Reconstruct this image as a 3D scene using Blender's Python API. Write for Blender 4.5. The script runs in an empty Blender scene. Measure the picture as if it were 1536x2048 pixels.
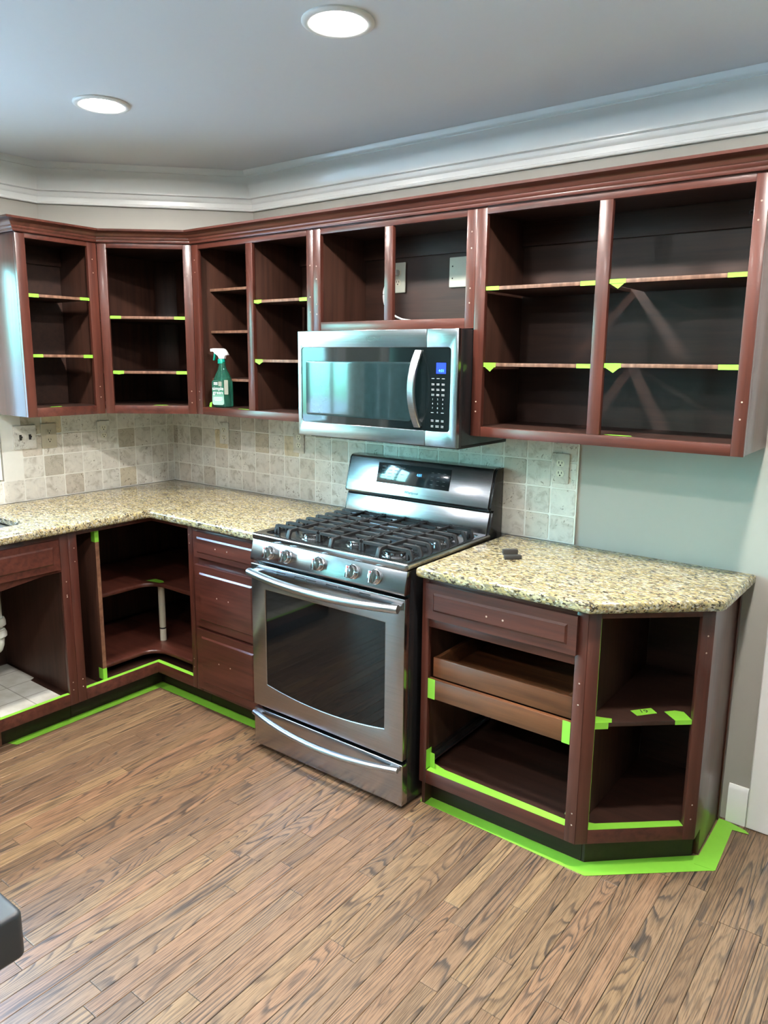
import bpy, bmesh, math, random
from mathutils import Vector, Matrix
R = random.Random(7)
SC = bpy.context.scene
COL = SC.collection

# ------------------------------------------------------------------ camera
CAM = Vector((3.55384, -2.68656, 1.61205))
YAW, PIT, ROL, FPX, PPX, PPY = 0.6463, -0.1883, 0.0104, 1494.8, 770.5, 1002.9
_s, _c = math.sin(YAW), math.cos(YAW)
_fw = Vector((-_s*math.cos(PIT), _c*math.cos(PIT), math.sin(PIT)))
_r = Vector((_c, _s, 0)); _u = _r.cross(_fw)
_r2 = _r*math.cos(ROL) + _u*math.sin(ROL); _u2 = -_r*math.sin(ROL) + _u*math.cos(ROL)
cd = bpy.data.cameras.new('camera'); cam = bpy.data.objects.new('camera', cd); COL.objects.link(cam)
cam.matrix_world = Matrix(((_r2.x, _u2.x, -_fw.x, CAM.x), (_r2.y, _u2.y, -_fw.y, CAM.y), (_r2.z, _u2.z, -_fw.z, CAM.z), (0, 0, 0, 1)))
cd.sensor_width = 36; cd.lens = FPX*36/2048
cd.shift_x = -(PPX-768)/2048; cd.shift_y = -(1024-PPY)/2048
cd.clip_start = .02
SC.camera = cam

# ------------------------------------------------------------------ world, exposure
SC.view_settings.view_transform = 'Standard'
try: SC.view_settings.look = 'None'
except Exception: pass
SC.view_settings.gamma = 1; SC.view_settings.use_curve_mapping = False
SC.view_settings.exposure = 1.40
LAMP = 370.0; LAMP_FAR = 160.0   # the rows over the open floor are dimmed
#         # emission of the recessed lamps
SKY = 24.0            # daylight outside the windows
W = bpy.data.worlds.new('daylight'); SC.world = W; W.use_nodes = True
wn = W.node_tree.nodes; wl = W.node_tree.links
bg = wn['Background']; bg.inputs['Strength'].default_value = SKY
wt = wn.new('ShaderNodeTexCoord'); ws = wn.new('ShaderNodeSeparateXYZ'); wr = wn.new('ShaderNodeValToRGB')
wl.new(wt.outputs['Generated'], ws.inputs[0])
wm = wn.new('ShaderNodeMath'); wm.operation = 'MULTIPLY_ADD'; wm.inputs[1].default_value = .5; wm.inputs[2].default_value = .5
wl.new(ws.outputs['Z'], wm.inputs[0]); wl.new(wm.outputs[0], wr.inputs[0]); wl.new(wr.outputs[0], bg.inputs[0])
cr = wr.color_ramp
cr.elements[0].position = .46; cr.elements[0].color = (.05, .12, .08, 1)
cr.elements[1].position = .80; cr.elements[1].color = (.40, .64, 1.0, 1)
e = cr.elements.new(.52); e.color = (.15, .52, .50, 1)
SC.cycles.use_denoising = True
SC.cycles.max_bounces = 8; SC.cycles.diffuse_bounces = 4; SC.cycles.glossy_bounces = 4
SC.cycles.sample_clamp_indirect = 6

# ------------------------------------------------------------------ materials
def new_mat(name):
    m = bpy.data.materials.new(name); m.use_nodes = True
    return m, m.node_tree.nodes, m.node_tree.links, m.node_tree.nodes['Principled BSDF']
def ramp(n, stops, interp='LINEAR'):
    r = n.new('ShaderNodeValToRGB'); c = r.color_ramp; c.interpolation = interp
    while len(c.elements) < len(stops): c.elements.new(.5)
    for el, (p, col) in zip(c.elements, stops):
        el.position = p; el.color = (*col, 1) if len(col) == 3 else col
    return r
def math_(n, l, op, a, b=None, c=None):
    m = n.new('ShaderNodeMath'); m.operation = op
    for i, v in enumerate((a, b, c)):
        if v is None: continue
        if isinstance(v, (int, float)): m.inputs[i].default_value = v
        else: l.new(v, m.inputs[i])
    return m.outputs[0]
def mix(n, l, fac, a, b, mode='MIX'):
    m = n.new('ShaderNodeMix'); m.data_type = 'RGBA'; m.blend_type = mode
    for key, v in ((0, fac), (6, a), (7, b)):
        if isinstance(v, (int, float)): m.inputs[key].default_value = v
        elif isinstance(v, tuple): m.inputs[key].default_value = (*v, 1)
        else: l.new(v, m.inputs[key])
    return m.outputs[2]
def noise(n, l, vec, scale, detail=2, rough=.5, dist=0, out=0):
    t = n.new('ShaderNodeTexNoise'); t.inputs['Scale'].default_value = scale; t.inputs['Detail'].default_value = detail
    t.inputs['Roughness'].default_value = rough; t.inputs['Distortion'].default_value = dist
    if vec is not None: l.new(vec, t.inputs['Vector'])
    return t.outputs[out]
def coords(n, l, scale=(1, 1, 1), rnd=0, use='Object'):
    t = n.new('ShaderNodeTexCoord'); m = n.new('ShaderNodeMapping'); m.inputs['Scale'].default_value = scale
    src = t.outputs[use]
    if rnd:
        oi = n.new('ShaderNodeObjectInfo'); a = n.new('ShaderNodeVectorMath'); a.operation = 'MULTIPLY_ADD'
        cb = n.new('ShaderNodeCombineXYZ'); l.new(oi.outputs['Random'], cb.inputs[0]); l.new(math_(n, l, 'MULTIPLY', oi.outputs['Random'], 1.7), cb.inputs[2])
        a.inputs[1].default_value = (rnd, rnd, rnd); l.new(cb.outputs[0], a.inputs[0]); l.new(src, a.inputs[2]); src = a.outputs[0]
    l.new(src, m.inputs['Vector']); return m.outputs[0]
def bump(n, l, p, h, strength, dist=.002):
    b = n.new('ShaderNodeBump'); b.inputs['Strength'].default_value = strength; b.inputs['Distance'].default_value = dist
    l.new(h, b.inputs['Height']); l.new(b.outputs[0], p.inputs['Normal'])
def plain(name, col, rough=.5, metal=0, spec=.5, coat=0, emit=None, es=1, var=.04):
    m, n, l, p = new_mat(name)
    v = coords(n, l); nz = noise(n, l, v, 35, 3)
    c1 = tuple(max(0, x*(1-var)) for x in col); c2 = tuple(min(1, x*(1+var)) for x in col)
    l.new(mix(n, l, nz, c1, c2), p.inputs['Base Color'])
    p.inputs['Roughness'].default_value = rough; p.inputs['Metallic'].default_value = metal
    p.inputs['Specular IOR Level'].default_value = spec; p.inputs['Coat Weight'].default_value = coat
    if emit: p.inputs['Emission Color'].default_value = (*emit, 1); p.inputs['Emission Strength'].default_value = es
    return m
def wood(name, axis, dark, mid, rough=.33, coat=.25, freq=1.0):
    """stained cherry: grain runs along one axis"""
    m, n, l, p = new_mat(name)
    s = [38*freq]*3; s[axis] = 2.2
    v = coords(n, l, tuple(s), rnd=3)
    a = noise(n, l, v, 1.0, 5, .6, .4)
    s2 = [3.0]*3; s2[axis] = .8
    b = noise(n, l, coords(n, l, tuple(s2), rnd=3), 2.0, 2)
    r = ramp(n, [(.3, dark), (.55, mid), (.75, tuple(x*1.22 for x in mid))]); l.new(a, r.inputs[0])
    r2 = ramp(n, [(.3, (.72, .70, .70)), (.7, (1.1, 1.08, 1.05))]); l.new(b, r2.inputs[0])
    l.new(mix(n, l, 1.0, r.outputs[0], r2.outputs[0], 'MULTIPLY'), p.inputs['Base Color'])
    p.inputs['Roughness'].default_value = rough; p.inputs['Coat Weight'].default_value = coat; p.inputs['Coat Roughness'].default_value = .16
    p.inputs['Specular IOR Level'].default_value = .45
    bump(n, l, p, a, .08, .001)
    return m
M = {}
CH_D, CH_M = (.052, .0145, .0098), (.098, .029, .0195)
for i, ax in enumerate('xyz'):
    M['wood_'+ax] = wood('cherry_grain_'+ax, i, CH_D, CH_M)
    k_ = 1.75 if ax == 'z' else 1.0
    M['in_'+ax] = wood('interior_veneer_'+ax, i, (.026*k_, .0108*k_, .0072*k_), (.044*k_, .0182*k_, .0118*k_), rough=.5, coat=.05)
M['edge'] = wood('shelf_edge_wood', 0, (.13, .058, .032), (.22, .105, .06), rough=.5, coat=.05)
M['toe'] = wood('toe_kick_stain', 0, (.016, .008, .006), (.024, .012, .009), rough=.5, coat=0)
M['drawer_wood'] = wood('oak_drawer_stain', 0, (.085, .03, .013), (.16, .06, .024), rough=.42, coat=.15)

def steel(name, axis, col=(.42, .42, .43), rough=.22):
    m, n, l, p = new_mat(name)
    s = [260.]*3; s[axis] = 2.5
    a = noise(n, l, coords(n, l, tuple(s)), 1.0, 3, .7)
    b = noise(n, l, coords(n, l), 5.0, 3)
    r = ramp(n, [(.25, tuple(x*.86 for x in col)), (.75, tuple(min(1, x*1.08) for x in col))]); l.new(a, r.inputs[0])
    l.new(r.outputs[0], p.inputs['Base Color']); p.inputs['Metallic'].default_value = 1
    l.new(math_(n, l, 'MULTIPLY_ADD', b, .14, rough-.07), p.inputs['Roughness'])
    p.inputs['Anisotropic'].default_value = .3
    bump(n, l, p, a, .012, .0004)
    return m
M['steel_x'] = steel('brushed_steel_x', 0); M['steel_z'] = steel('brushed_steel_z', 2)
M['steel_smooth'] = steel('satin_steel', 0, (.46, .46, .47), .30)
M['chrome'] = plain('polished_chrome', (.72, .72, .73), .12, 1)
M['logo_metal'] = plain('dark_logo_metal', (.10, .15, .15), .3, .6)
M['black_enamel'] = plain('black_enamel', (.012, .012, .013), .25, 0, .5, .2)
M['black_matte'] = plain('black_plastic', (.012, .012, .013), .55)
M['iron'] = plain('cast_iron', (.018, .018, .019), .48, 0, .4, var=.2)
M['oven_glass'] = plain('dark_oven_glass', (.006, .006, .006), .04, 0, .45)
M['mw_glass'] = plain('dark_door_glass', (.006, .010, .011), .05, 0, .6, .1)
M['mw_screen'] = plain('perforated_screen', (.014, .030, .033), .12, 0, .5, .2, var=.3)
M['range_panel'] = plain('glass_control_panel', (.02, .024, .027), .1, 0, .5, .5)
M['display'] = plain('lit_blue_display', (.01, .02, .2), .3, emit=(.0, .03, 1.0), es=.5)
M['digits'] = plain('lit_blue_digits', (.1, .3, .9), .3, emit=(.05, .35, 1.0), es=1.2)
M['white_ink'] = plain('white_print', (.55, .57, .58), .5)
M['grey_ink'] = plain('grey_print', (.12, .12, .12), .5)
M['red_ink'] = plain('red_print', (.6, .02, .02), .5)
M['dark_slot'] = plain('dark_slot', (.008, .008, .008), .7)
M['white_paint'] = plain('white_trim_paint', (.88, .875, .85), .28, coat=.3, var=.015)
M['wall_paint'] = plain('grey_green_wall_paint', (.405, .385, .340), .55, var=.015)
M['ceiling_paint'] = plain('flat_ceiling_paint', (.69, .70, .72), .62, var=.01)
M['lens'] = plain('frosted_lamp_lens', (.9, .9, .9), .4, emit=(1.0, .955, .90), es=LAMP)
M['lens_dim'] = plain('frosted_lamp_lens_dimmed', (.9, .9, .9), .4, emit=(1.0, .955, .90), es=LAMP_FAR)
M['lamp_trim'] = plain('white_lamp_trim', (.8, .8, .77), .35)
M['tape'] = plain('green_masking_tape', (.24, .58, .045), .55, var=.06)
M['ink'] = plain('black_marker', (.02, .025, .01), .6)
M['pvc'] = plain('white_plastic_pipe', (.74, .73, .66), .35)
M['pole'] = plain('cream_tube', (.62, .54, .42), .4)
M['beige'] = plain('beige_plastic', (.52, .46, .34), .35)
M['ivory'] = plain('ivory_plastic', (.76, .72, .58), .35)
M['white_plastic'] = plain('white_plastic', (.82, .83, .83), .3)
M['green_plastic'] = plain('green_plastic', (.0, .26, .19), .35)
M['island'] = plain('charcoal_laminate', (.036, .040, .046), .42, 0, .5, var=.03)
M['hole'] = plain('bare_screw_hole', (.42, .30, .24), .6)
M['slide'] = plain('zinc_drawer_slide', (.5, .5, .52), .3, 1)
M['sink'] = plain('sink_steel', (.5, .55, .6), .3, 1)
M['felt'] = plain('dark_grey_felt_block', (.035, .033, .03), .8)
M['ground_bounce'] = plain('pale_bounce_ground', (.24, .225, .215), .9, var=.3)  # pale tone chosen so the unseen ground reflects daylight indoors
M['subfloor'] = plain('dark_subfloor', (.03, .02, .014), .8)
M['grout'] = plain('pale_grout', (.82, .80, .73), .8)
M['cabinet_liner'] = None

def mk_liner():
    m, n, l, p = new_mat('pale_vinyl_liner')
    v = coords(n, l); nz = noise(n, l, v, 9, 4)
    br = n.new('ShaderNodeTexBrick'); br.offset = 0; l.new(v, br.inputs['Vector']); br.inputs['Scale'].default_value = 1
    br.inputs['Brick Width'].default_value = .155; br.inputs['Row Height'].default_value = .155; br.inputs['Mortar Size'].default_value = .003
    br.inputs['Color1'].default_value = (.60, .59, .53, 1); br.inputs['Color2'].default_value = (.56, .55, .50, 1); br.inputs['Mortar'].default_value = (.33, .31, .27, 1)
    r = ramp(n, [(.35, (.75, .73, .68)), (.6, (1, 1, 1))]); l.new(nz, r.inputs[0])
    l.new(mix(n, l, 1.0, br.outputs[0], r.outputs[0], 'MULTIPLY'), p.inputs['Base Color']); p.inputs['Roughness'].default_value = .5
    return m
M['cabinet_liner'] = mk_liner()

def mk_granite():
    m, n, l, p = new_mat('speckled_cream_granite')
    v = coords(n, l, (.62, 1.25, 1.1))
    big = noise(n, l, v, 18, 4, .6, .5)
    base = ramp(n, [(.30, (.27, .195, .085)), (.44, (.43, .345, .155)), (.58, (.50, .43, .245)), (.74, (.44, .42, .335))]); l.new(big, base.inputs[0])
    g = noise(n, l, v, 100, 3, .65, .6)
    gr = ramp(n, [(.46, (0, 0, 0)), (.55, (1, 1, 1))]); l.new(g, gr.inputs[0])
    c = mix(n, l, math_(n, l, 'MULTIPLY', gr.outputs[0], .85), base.outputs[0], (.17, .155, .115))
    vo = n.new('ShaderNodeTexVoronoi'); vo.inputs['Scale'].default_value = 160; vo.inputs['Randomness'].default_value = 1; l.new(v, vo.inputs['Vector'])
    sx = n.new('ShaderNodeSeparateColor'); l.new(vo.outputs['Color'], sx.inputs[0])
    cl = noise(n, l, v, 42, 3, .6)
    dk = math_(n, l, 'GREATER_THAN', math_(n, l, 'ADD', math_(n, l, 'MULTIPLY', sx.outputs[0], .5), cl), .93)
    c = mix(n, l, math_(n, l, 'MULTIPLY', dk, .9), c, (.035, .028, .022))
    wh = math_(n, l, 'GREATER_THAN', sx.outputs[1], .86)
    c = mix(n, l, math_(n, l, 'MULTIPLY', wh, .6), c, (.60, .57, .48))
    rd = math_(n, l, 'GREATER_THAN', math_(n, l, 'ADD', sx.outputs[2], math_(n, l, 'MULTIPLY', big, .3)), 1.10)
    c = mix(n, l, math_(n, l, 'MULTIPLY', rd, .6), c, (.22, .10, .05))
    l.new(c, p.inputs['Base Color']); p.inputs['Roughness'].default_value = .13; p.inputs['Specular IOR Level'].default_value = .5
    return m
M['granite'] = mk_granite()

def mk_travertine():
    m, n, l, p = new_mat('tumbled_travertine')
    oi = n.new('ShaderNodeObjectInfo')
    v = coords(n, l, (1, 1, 1), rnd=20)
    tone = ramp(n, [(0, (.72, .69, .62)), (.5, (.67, .64, .575)), (.74, (.64, .595, .525)), (.86, (.60, .535, .45)), (.94, (.46, .425, .36)), (1, (.66, .56, .38))]); l.new(oi.outputs['Random'], tone.inputs[0])
    a = noise(n, l, v, 22, 5, .6, .8)
    r = ramp(n, [(.28, (.66, .63, .58)), (.48, (1, 1, 1)), (.72, (1.12, 1.12, 1.11))]); l.new(a, r.inputs[0])
    c = mix(n, l, 1.0, tone.outputs[0], r.outputs[0], 'MULTIPLY')
    pit = noise(n, l, v, 60, 4, .55, 1.6); zone = noise(n, l, v, 11, 2)
    pv = math_(n, l, 'MULTIPLY_ADD', zone, .38, pit)
    pr = ramp(n, [(.50, (1, 1, 1)), (.56, (0, 0, 0))]); l.new(math_(n, l, 'SUBTRACT', 1.24, pv), pr.inputs[0])
    pm = math_(n, l, 'SUBTRACT', 1.0, pr.outputs[0])
    pr2 = ramp(n, [(.83, (0, 0, 0)), (.89, (1, 1, 1))]); l.new(pv, pr2.inputs[0])
    c = mix(n, l, math_(n, l, 'MULTIPLY', pr2.outputs[0], .7), c, (.20, .16, .11))
    l.new(c, p.inputs['Base Color']); p.inputs['Roughness'].default_value = .62; p.inputs['Specular IOR Level'].default_value = .3
    h = math_(n, l, 'SUBTRACT', a, math_(n, l, 'MULTIPLY', pr2.outputs[0], .8))
    bump(n, l, p, h, .35, .004)
    return m
M['travertine'] = mk_travertine()

def mk_oak():
    m, n, l, p = new_mat('stained_red_oak_planks')
    oi = n.new('ShaderNodeObjectInfo')
    v = coords(n, l, (1, 1, 1), rnd=37)
    r2 = math_(n, l, 'FRACT', math_(n, l, 'MULTIPLY', oi.outputs['Random'], 13.7)); r3 = math_(n, l, 'FRACT', math_(n, l, 'MULTIPLY', oi.outputs['Random'], 37.3))
    sp = n.new('ShaderNodeSeparateXYZ'); l.new(v, sp.inputs[0])
    cb = n.new('ShaderNodeCombineXYZ'); l.new(math_(n, l, 'MULTIPLY', sp.outputs[0], 15.0), cb.inputs[0])
    l.new(math_(n, l, 'MULTIPLY', sp.outputs[1], math_(n, l, 'MULTIPLY_ADD', math_(n, l, 'POWER', r2, 1.6), 1.9, .35)), cb.inputs[1]); l.new(sp.outputs[2], cb.inputs[2])
    f = noise(n, l, cb.outputs[0], 1.0, 1.2, .4, .15)
    mp3 = n.new('ShaderNodeMapping'); mp3.inputs['Scale'].default_value = (90, 7, 1); l.new(v, mp3.inputs['Vector'])
    wob = noise(n, l, mp3.outputs[0], 1.0, 3, .6)
    ff = math_(n, l, 'ADD', math_(n, l, 'MULTIPLY', f, math_(n, l, 'MULTIPLY_ADD', r3, 10.0, 13.0)), math_(n, l, 'MULTIPLY', wob, .5))
    ring = math_(n, l, 'FRACT', ff)
    rr = ramp(n, [(0, (0, 0, 0)), (.10, (.04, .04, .04)), (.26, (.70, .70, .70)), (.5, (1, 1, 1)), (.90, (1, 1, 1)), (1, (.1, .1, .1))]); l.new(ring, rr.inputs[0])
    # how strongly the rings show varies along and across planks
    mp4 = n.new('ShaderNodeMapping'); mp4.inputs['Scale'].default_value = (9, 1.6, 1); l.new(v, mp4.inputs['Vector'])
    st = noise(n, l, mp4.outputs[0], 1.3, 2)
    sr = ramp(n, [(.34, (.35, .35, .35)), (.58, (1, 1, 1))]); l.new(st, sr.inputs[0])
    mp2 = n.new('ShaderNodeMapping'); mp2.inputs['Scale'].default_value = (420, 14, 1); l.new(v, mp2.inputs['Vector'])
    pore = noise(n, l, mp2.outputs[0], 1.0, 2, .6)
    light = ramp(n, [(0, (.300, .190, .100)), (.2, (.215, .131, .073)), (.4, (.275, .155, .088)), (.6, (.185, .111, .064)), (.8, (.248, .155, .090)), (1, (.203, .118, .069))]); l.new(oi.outputs['Random'], light.inputs[0])
    darkc = mix(n, l, oi.outputs['Random'], (.075, .050, .034), (.055, .044, .036))
    fac = math_(n, l, 'SUBTRACT', 1.0, math_(n, l, 'MULTIPLY', math_(n, l, 'SUBTRACT', 1.0, rr.outputs[0]), sr.outputs[0]))
    c = mix(n, l, fac, darkc, light.outputs[0])
    pr = ramp(n, [(.36, (.58, .56, .55)), (.56, (1.10, 1.10, 1.10))]); l.new(pore, pr.inputs[0])
    c = mix(n, l, 1.0, c, pr.outputs[0], 'MULTIPLY')
    l.new(c, p.inputs['Base Color'])
    l.new(math_(n, l, 'MULTIPLY_ADD', pore, .2, .30), p.inputs['Roughness'])
    p.inputs['Specular IOR Level'].default_value = .45
    bump(n, l, p, fac, .12, .0008)
    return m
M['oak'] = mk_oak()

def mk_glass():
    m, n, l, p = new_mat('clear_window_glass')
    t = n.new('ShaderNodeBsdfTransparent'); g = n.new('ShaderNodeBsdfGlossy'); g.inputs['Roughness'].default_value = .02
    fr = n.new('ShaderNodeFresnel'); fr.inputs[0].default_value = 1.25; ms = n.new('ShaderNodeMixShader')
    nz = noise(n, l, coords(n, l), 3, 2); t.inputs[0].default_value = (.96, .98, .98, 1)
    rp = ramp(n, [(0, (.95, .98, .97)), (1, (.97, .985, .985))]); l.new(nz, rp.inputs[0]); l.new(rp.outputs[0], t.inputs[0])
    l.new(fr.outputs[0], ms.inputs[0]); l.new(t.outputs[0], ms.inputs[1]); l.new(g.outputs[0], ms.inputs[2])
    out = [q for q in n if q.type == 'OUTPUT_MATERIAL'][0]; l.new(ms.outputs[0], out.inputs[0])
    return m
M['glass'] = mk_glass()
def mk_bottle():
    m, n, l, p = new_mat('clear_green_plastic')
    nz = noise(n, l, coords(n, l), 12, 2); rp = ramp(n, [(0, (.035, .20, .13)), (1, (.06, .27, .18))]); l.new(nz, rp.inputs[0])
    l.new(rp.outputs[0], p.inputs['Base Color']); p.inputs['Roughness'].default_value = .08; p.inputs['Transmission Weight'].default_value = .75; p.inputs['IOR'].default_value = 1.33
    return m
M['bottle'] = mk_bottle()
def mk_label():
    m, n, l, p = new_mat('printed_bottle_label')
    t = n.new('ShaderNodeTexCoord'); s = n.new('ShaderNodeSeparateXYZ'); l.new(t.outputs['Generated'], s.inputs[0])
    r = ramp(n, [(0, (.36, .52, .46)), (.30, (.22, .42, .34)), (.46, (.03, .19, .12)), (.75, (.012, .09, .055)), (1, (.012, .07, .045))]); l.new(s.outputs['Z'], r.inputs[0])
    l.new(r.outputs[0], p.inputs['Base Color']); p.inputs['Roughness'].default_value = .35
    return m
M['label'] = mk_label()
M['label_back'] = plain('pale_label', (.27, .28, .23), .4)
M['cream_card'] = plain('cream_plate_plastic', (.60, .60, .50), .4)

# ------------------------------------------------------------------ mesh helpers
ORG = {}
def thing(name, label, cat, loc=(0, 0, 0), group=None, rotz=0, local=False):
    o = bpy.data.objects.new(name, None); COL.objects.link(o); o.empty_display_size = .05
    o.location = loc; o.rotation_euler = (0, 0, rotz)
    o['label'] = label; o['category'] = cat
    if group: o['group'] = group
    ORG[o.name] = Vector((0, 0, 0)) if local else Vector(loc)
    return o
def finish(bm, bev=0, seg=2, weld=True):
    if weld: bmesh.ops.remove_doubles(bm, verts=bm.verts, dist=1e-6)
    bmesh.ops.recalc_face_normals(bm, faces=bm.faces)
    if bev:
        es = [e for e in bm.edges if len(e.link_faces) == 2 and e.calc_face_angle(0) > .5]
        if es: bmesh.ops.bevel(bm, geom=es, offset=bev, segments=seg, affect='EDGES', clamp_overlap=True, profile=.5)
def link_mesh(name, me, mat, parent=None, loc=None):
    o = bpy.data.objects.new(name, me); COL.objects.link(o)
    if mat is not None:
        me.materials.clear(); me.materials.append(M[mat] if isinstance(mat, str) else mat)
    if parent is not None:
        o.parent = parent
    if loc is not None: o.location = loc
    return o
def obj(name, bm, mat, parent=None, bev=0, seg=2, label=None, cat=None, kind=None, group=None, smooth=True, weld=True, own=False):
    """one mesh object; own=True gives it an origin at its own centre"""
    finish(bm, bev, seg, weld)
    base = Vector((0, 0, 0))
    if parent is not None: base = ORG.get(parent.name, Vector((0, 0, 0))).copy()
    off = base.copy()
    if (own or parent is None) and bm.verts:
        lo = Vector([min(v.co[i] for v in bm.verts) for i in range(3)]); hi = Vector([max(v.co[i] for v in bm.verts) for i in range(3)])
        off = (lo+hi)/2
        if parent is None: off.z = lo.z
    bmesh.ops.translate(bm, verts=bm.verts, vec=-off)
    me = bpy.data.meshes.new(name); bm.to_mesh(me); bm.free()
    if smooth:
        me.shade_smooth()
        try: me.set_sharp_from_angle(angle=.6)
        except Exception: pass
    o = link_mesh(name, me, mat, parent, off-base)
    ORG[o.name] = off
    if label: o['label'] = label
    if cat: o['category'] = cat
    if kind: o['kind'] = kind
    if group: o['group'] = group
    return o
def copy_part(src, parent, d):
    """copy a finished part under another parent, moved by d in world space"""
    o = src.copy(); COL.objects.link(o); o.parent = parent
    w = ORG[src.name]+Vector(d); o.location = w-ORG[parent.name]; ORG[o.name] = w
    return o
class Fr:
    """plan frame: u along a cabinet face, v into the cabinet, z up"""
    def __init__(s, p, e):
        s.p = Vector((p[0], p[1])); e = Vector((e[0], e[1])).normalized(); s.e = e; s.n = Vector((-e.y, e.x))
    def __call__(s, u, v, z):
        q = s.p+s.e*u+s.n*v; return Vector((q.x, q.y, z))
ID = Fr((0, 0), (1, 0))
def bx(bm, x0, x1, y0, y1, z0, z1, F=ID):
    vs = [bm.verts.new(F(x, y, z)) for z in (z0, z1) for x, y in ((x0, y0), (x1, y0), (x1, y1), (x0, y1))]
    for f in ((3, 2, 1, 0), (4, 5, 6, 7), (0, 1, 5, 4), (1, 2, 6, 5), (2, 3, 7, 6), (3, 0, 4, 7)):
        bm.faces.new([vs[i] for i in f])
    return bm
def B(*a, **k): return bx(bmesh.new(), *a, **k)
def prism(bm, pts, a0, a1, ax='z', F=ID):
    def P(p, a):
        if ax == 'z': return F(p[0], p[1], a)
        if ax == 'y': return F(p[0], a, p[1])
        return F(a, p[0], p[1])
    A = [bm.verts.new(P(p, a0)) for p in pts]; C = [bm.verts.new(P(p, a1)) for p in pts]
    n = len(pts); bm.faces.new(A[::-1]); bm.faces.new(C)
    for i in range(n): bm.faces.new((A[i], A[(i+1) % n], C[(i+1) % n], C[i]))
    return bm
def tube(bm, path, r, n=10, cap=True, ry=None, up=Vector((0, 0, 1))):
    path = [Vector(p) for p in path]; rings = []
    for i, p in enumerate(path):
        t = (path[min(i+1, len(path)-1)]-path[max(i-1, 0)]).normalized()
        a = t.cross(up)
        if a.length < 1e-4: a = t.cross(Vector((0, 1, 0)))
        a.normalize(); b = a.cross(t)
        rr = r[i] if isinstance(r, (list, tuple)) else r; rb = rr if ry is None else ry
        rings.append([bm.verts.new(p+a*rr*math.cos(2*math.pi*k/n)+b*rb*math.sin(2*math.pi*k/n)) for k in range(n)])
    for r0, r1 in zip(rings, rings[1:]):
        for k in range(n): bm.faces.new((r0[k], r0[(k+1) % n], r1[(k+1) % n], r1[k]))
    if cap: bm.faces.new(rings[0][::-1]); bm.faces.new(rings[-1])
    return bm
def lathe(bm, prof, c, n=24, axis=Vector((0, 0, 1)), sx=1, sy=1):
    axis = axis.normalized(); a = axis.orthogonal().normalized() if abs(axis.z) < .99 else Vector((1, 0, 0)); b = axis.cross(a)
    rings = []; c = Vector(c)
    for r, z in prof:
        if r < 1e-6: rings.append([bm.verts.new(c+axis*z)])
        else: rings.append([bm.verts.new(c+axis*z+a*r*sx*math.cos(2*math.pi*k/n)+b*r*sy*math.sin(2*math.pi*k/n)) for k in range(n)])
    for r0, r1 in zip(rings, rings[1:]):
        if len(r0) == 1 and len(r1) == 1: continue
        for k in range(n):
            if len(r0) == 1: bm.faces.new((r0[0], r1[(k+1) % n], r1[k]))
            elif len(r1) == 1: bm.faces.new((r0[k], r0[(k+1) % n], r1[0]))
            else: bm.faces.new((r0[k], r0[(k+1) % n], r1[(k+1) % n], r1[k]))
    return bm
def sweep(bm, path, prof, side=1, closed_prof=True):
    """profile (out, z) along a plan polyline with mitred corners; out is measured to the right of travel times side"""
    path = [Vector(p) for p in path]; rings = []
    for i, p in enumerate(path):
        d0 = (p-path[i-1]).normalized() if i > 0 else None; d1 = (path[i+1]-p).normalized() if i < len(path)-1 else None
        n0 = Vector((d0.y, -d0.x))*side if d0 else None; n1 = Vector((d1.y, -d1.x))*side if d1 else None
        if n0 is None: mt = n1
        elif n1 is None: mt = n0
        else:
            mt = (n0+n1).normalized(); mt = mt/max(.2, mt.dot(n0))
        rings.append([bm.verts.new((p.x+mt.x*o, p.y+mt.y*o, z)) for o, z in prof])
    n = len(prof)
    for r0, r1 in zip(rings, rings[1:]):
        for k in range(n if closed_prof else n-1): bm.faces.new((r0[k], r0[(k+1) % n], r1[(k+1) % n], r1[k]))
    if closed_prof: bm.faces.new(rings[0][::-1]); bm.faces.new(rings[-1])
    return bm
def rrect(x0, x1, y0, y1, r, seg=5, corners=(1, 1, 1, 1)):
    pts = []
    for (cx, cy, a0, on) in ((x0+r, y0+r, 180, corners[0]), (x1-r, y0+r, 270, corners[1]), (x1-r, y1-r, 0, corners[2]), (x0+r, y1-r, 90, corners[3])):
        if not on:
            pts.append((x0 if cx < (x0+x1)/2 else x1, y0 if cy < (y0+y1)/2 else y1)); continue
        for k in range(seg+1):
            a = math.radians(a0+90*k/seg); pts.append((cx+r*math.cos(a), cy+r*math.sin(a)))
    return pts
def slab(loops, a0, a1, bev, ax='z', res=3):
    """flat plate with holes and rounded edges, from a filled curve; returns a bmesh in world space"""
    cu = bpy.data.curves.new('tmp', 'CURVE'); cu.dimensions = '2D'; cu.fill_mode = 'BOTH'
    for lp in loops:
        s = cu.splines.new('POLY'); s.points.add(len(lp)-1); s.use_cyclic_u = True
        for p, q in zip(s.points, lp): p.co = (q[0], q[1], 0, 1)
    cu.extrude = max(1e-5, (a1-a0)/2-bev); cu.bevel_depth = bev; cu.bevel_resolution = res; cu.offset = -bev
    o = bpy.data.objects.new('tmp', cu); COL.objects.link(o)
    dg = bpy.context.evaluated_depsgraph_get(); dg.update()
    me = bpy.data.meshes.new_from_object(o.evaluated_get(dg))
    bm = bmesh.new(); bm.from_mesh(me)
    bpy.data.objects.remove(o); bpy.data.curves.remove(cu); bpy.data.meshes.remove(me)
    mid = (a0+a1)/2
    for v in bm.verts:
        x, y, z = v.co
        if ax == 'z': v.co = (x, y, mid+z)
        elif ax == 'y': v.co = (x, mid-z, y)
        else: v.co = (mid+z, x, y)
    return bm
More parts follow.
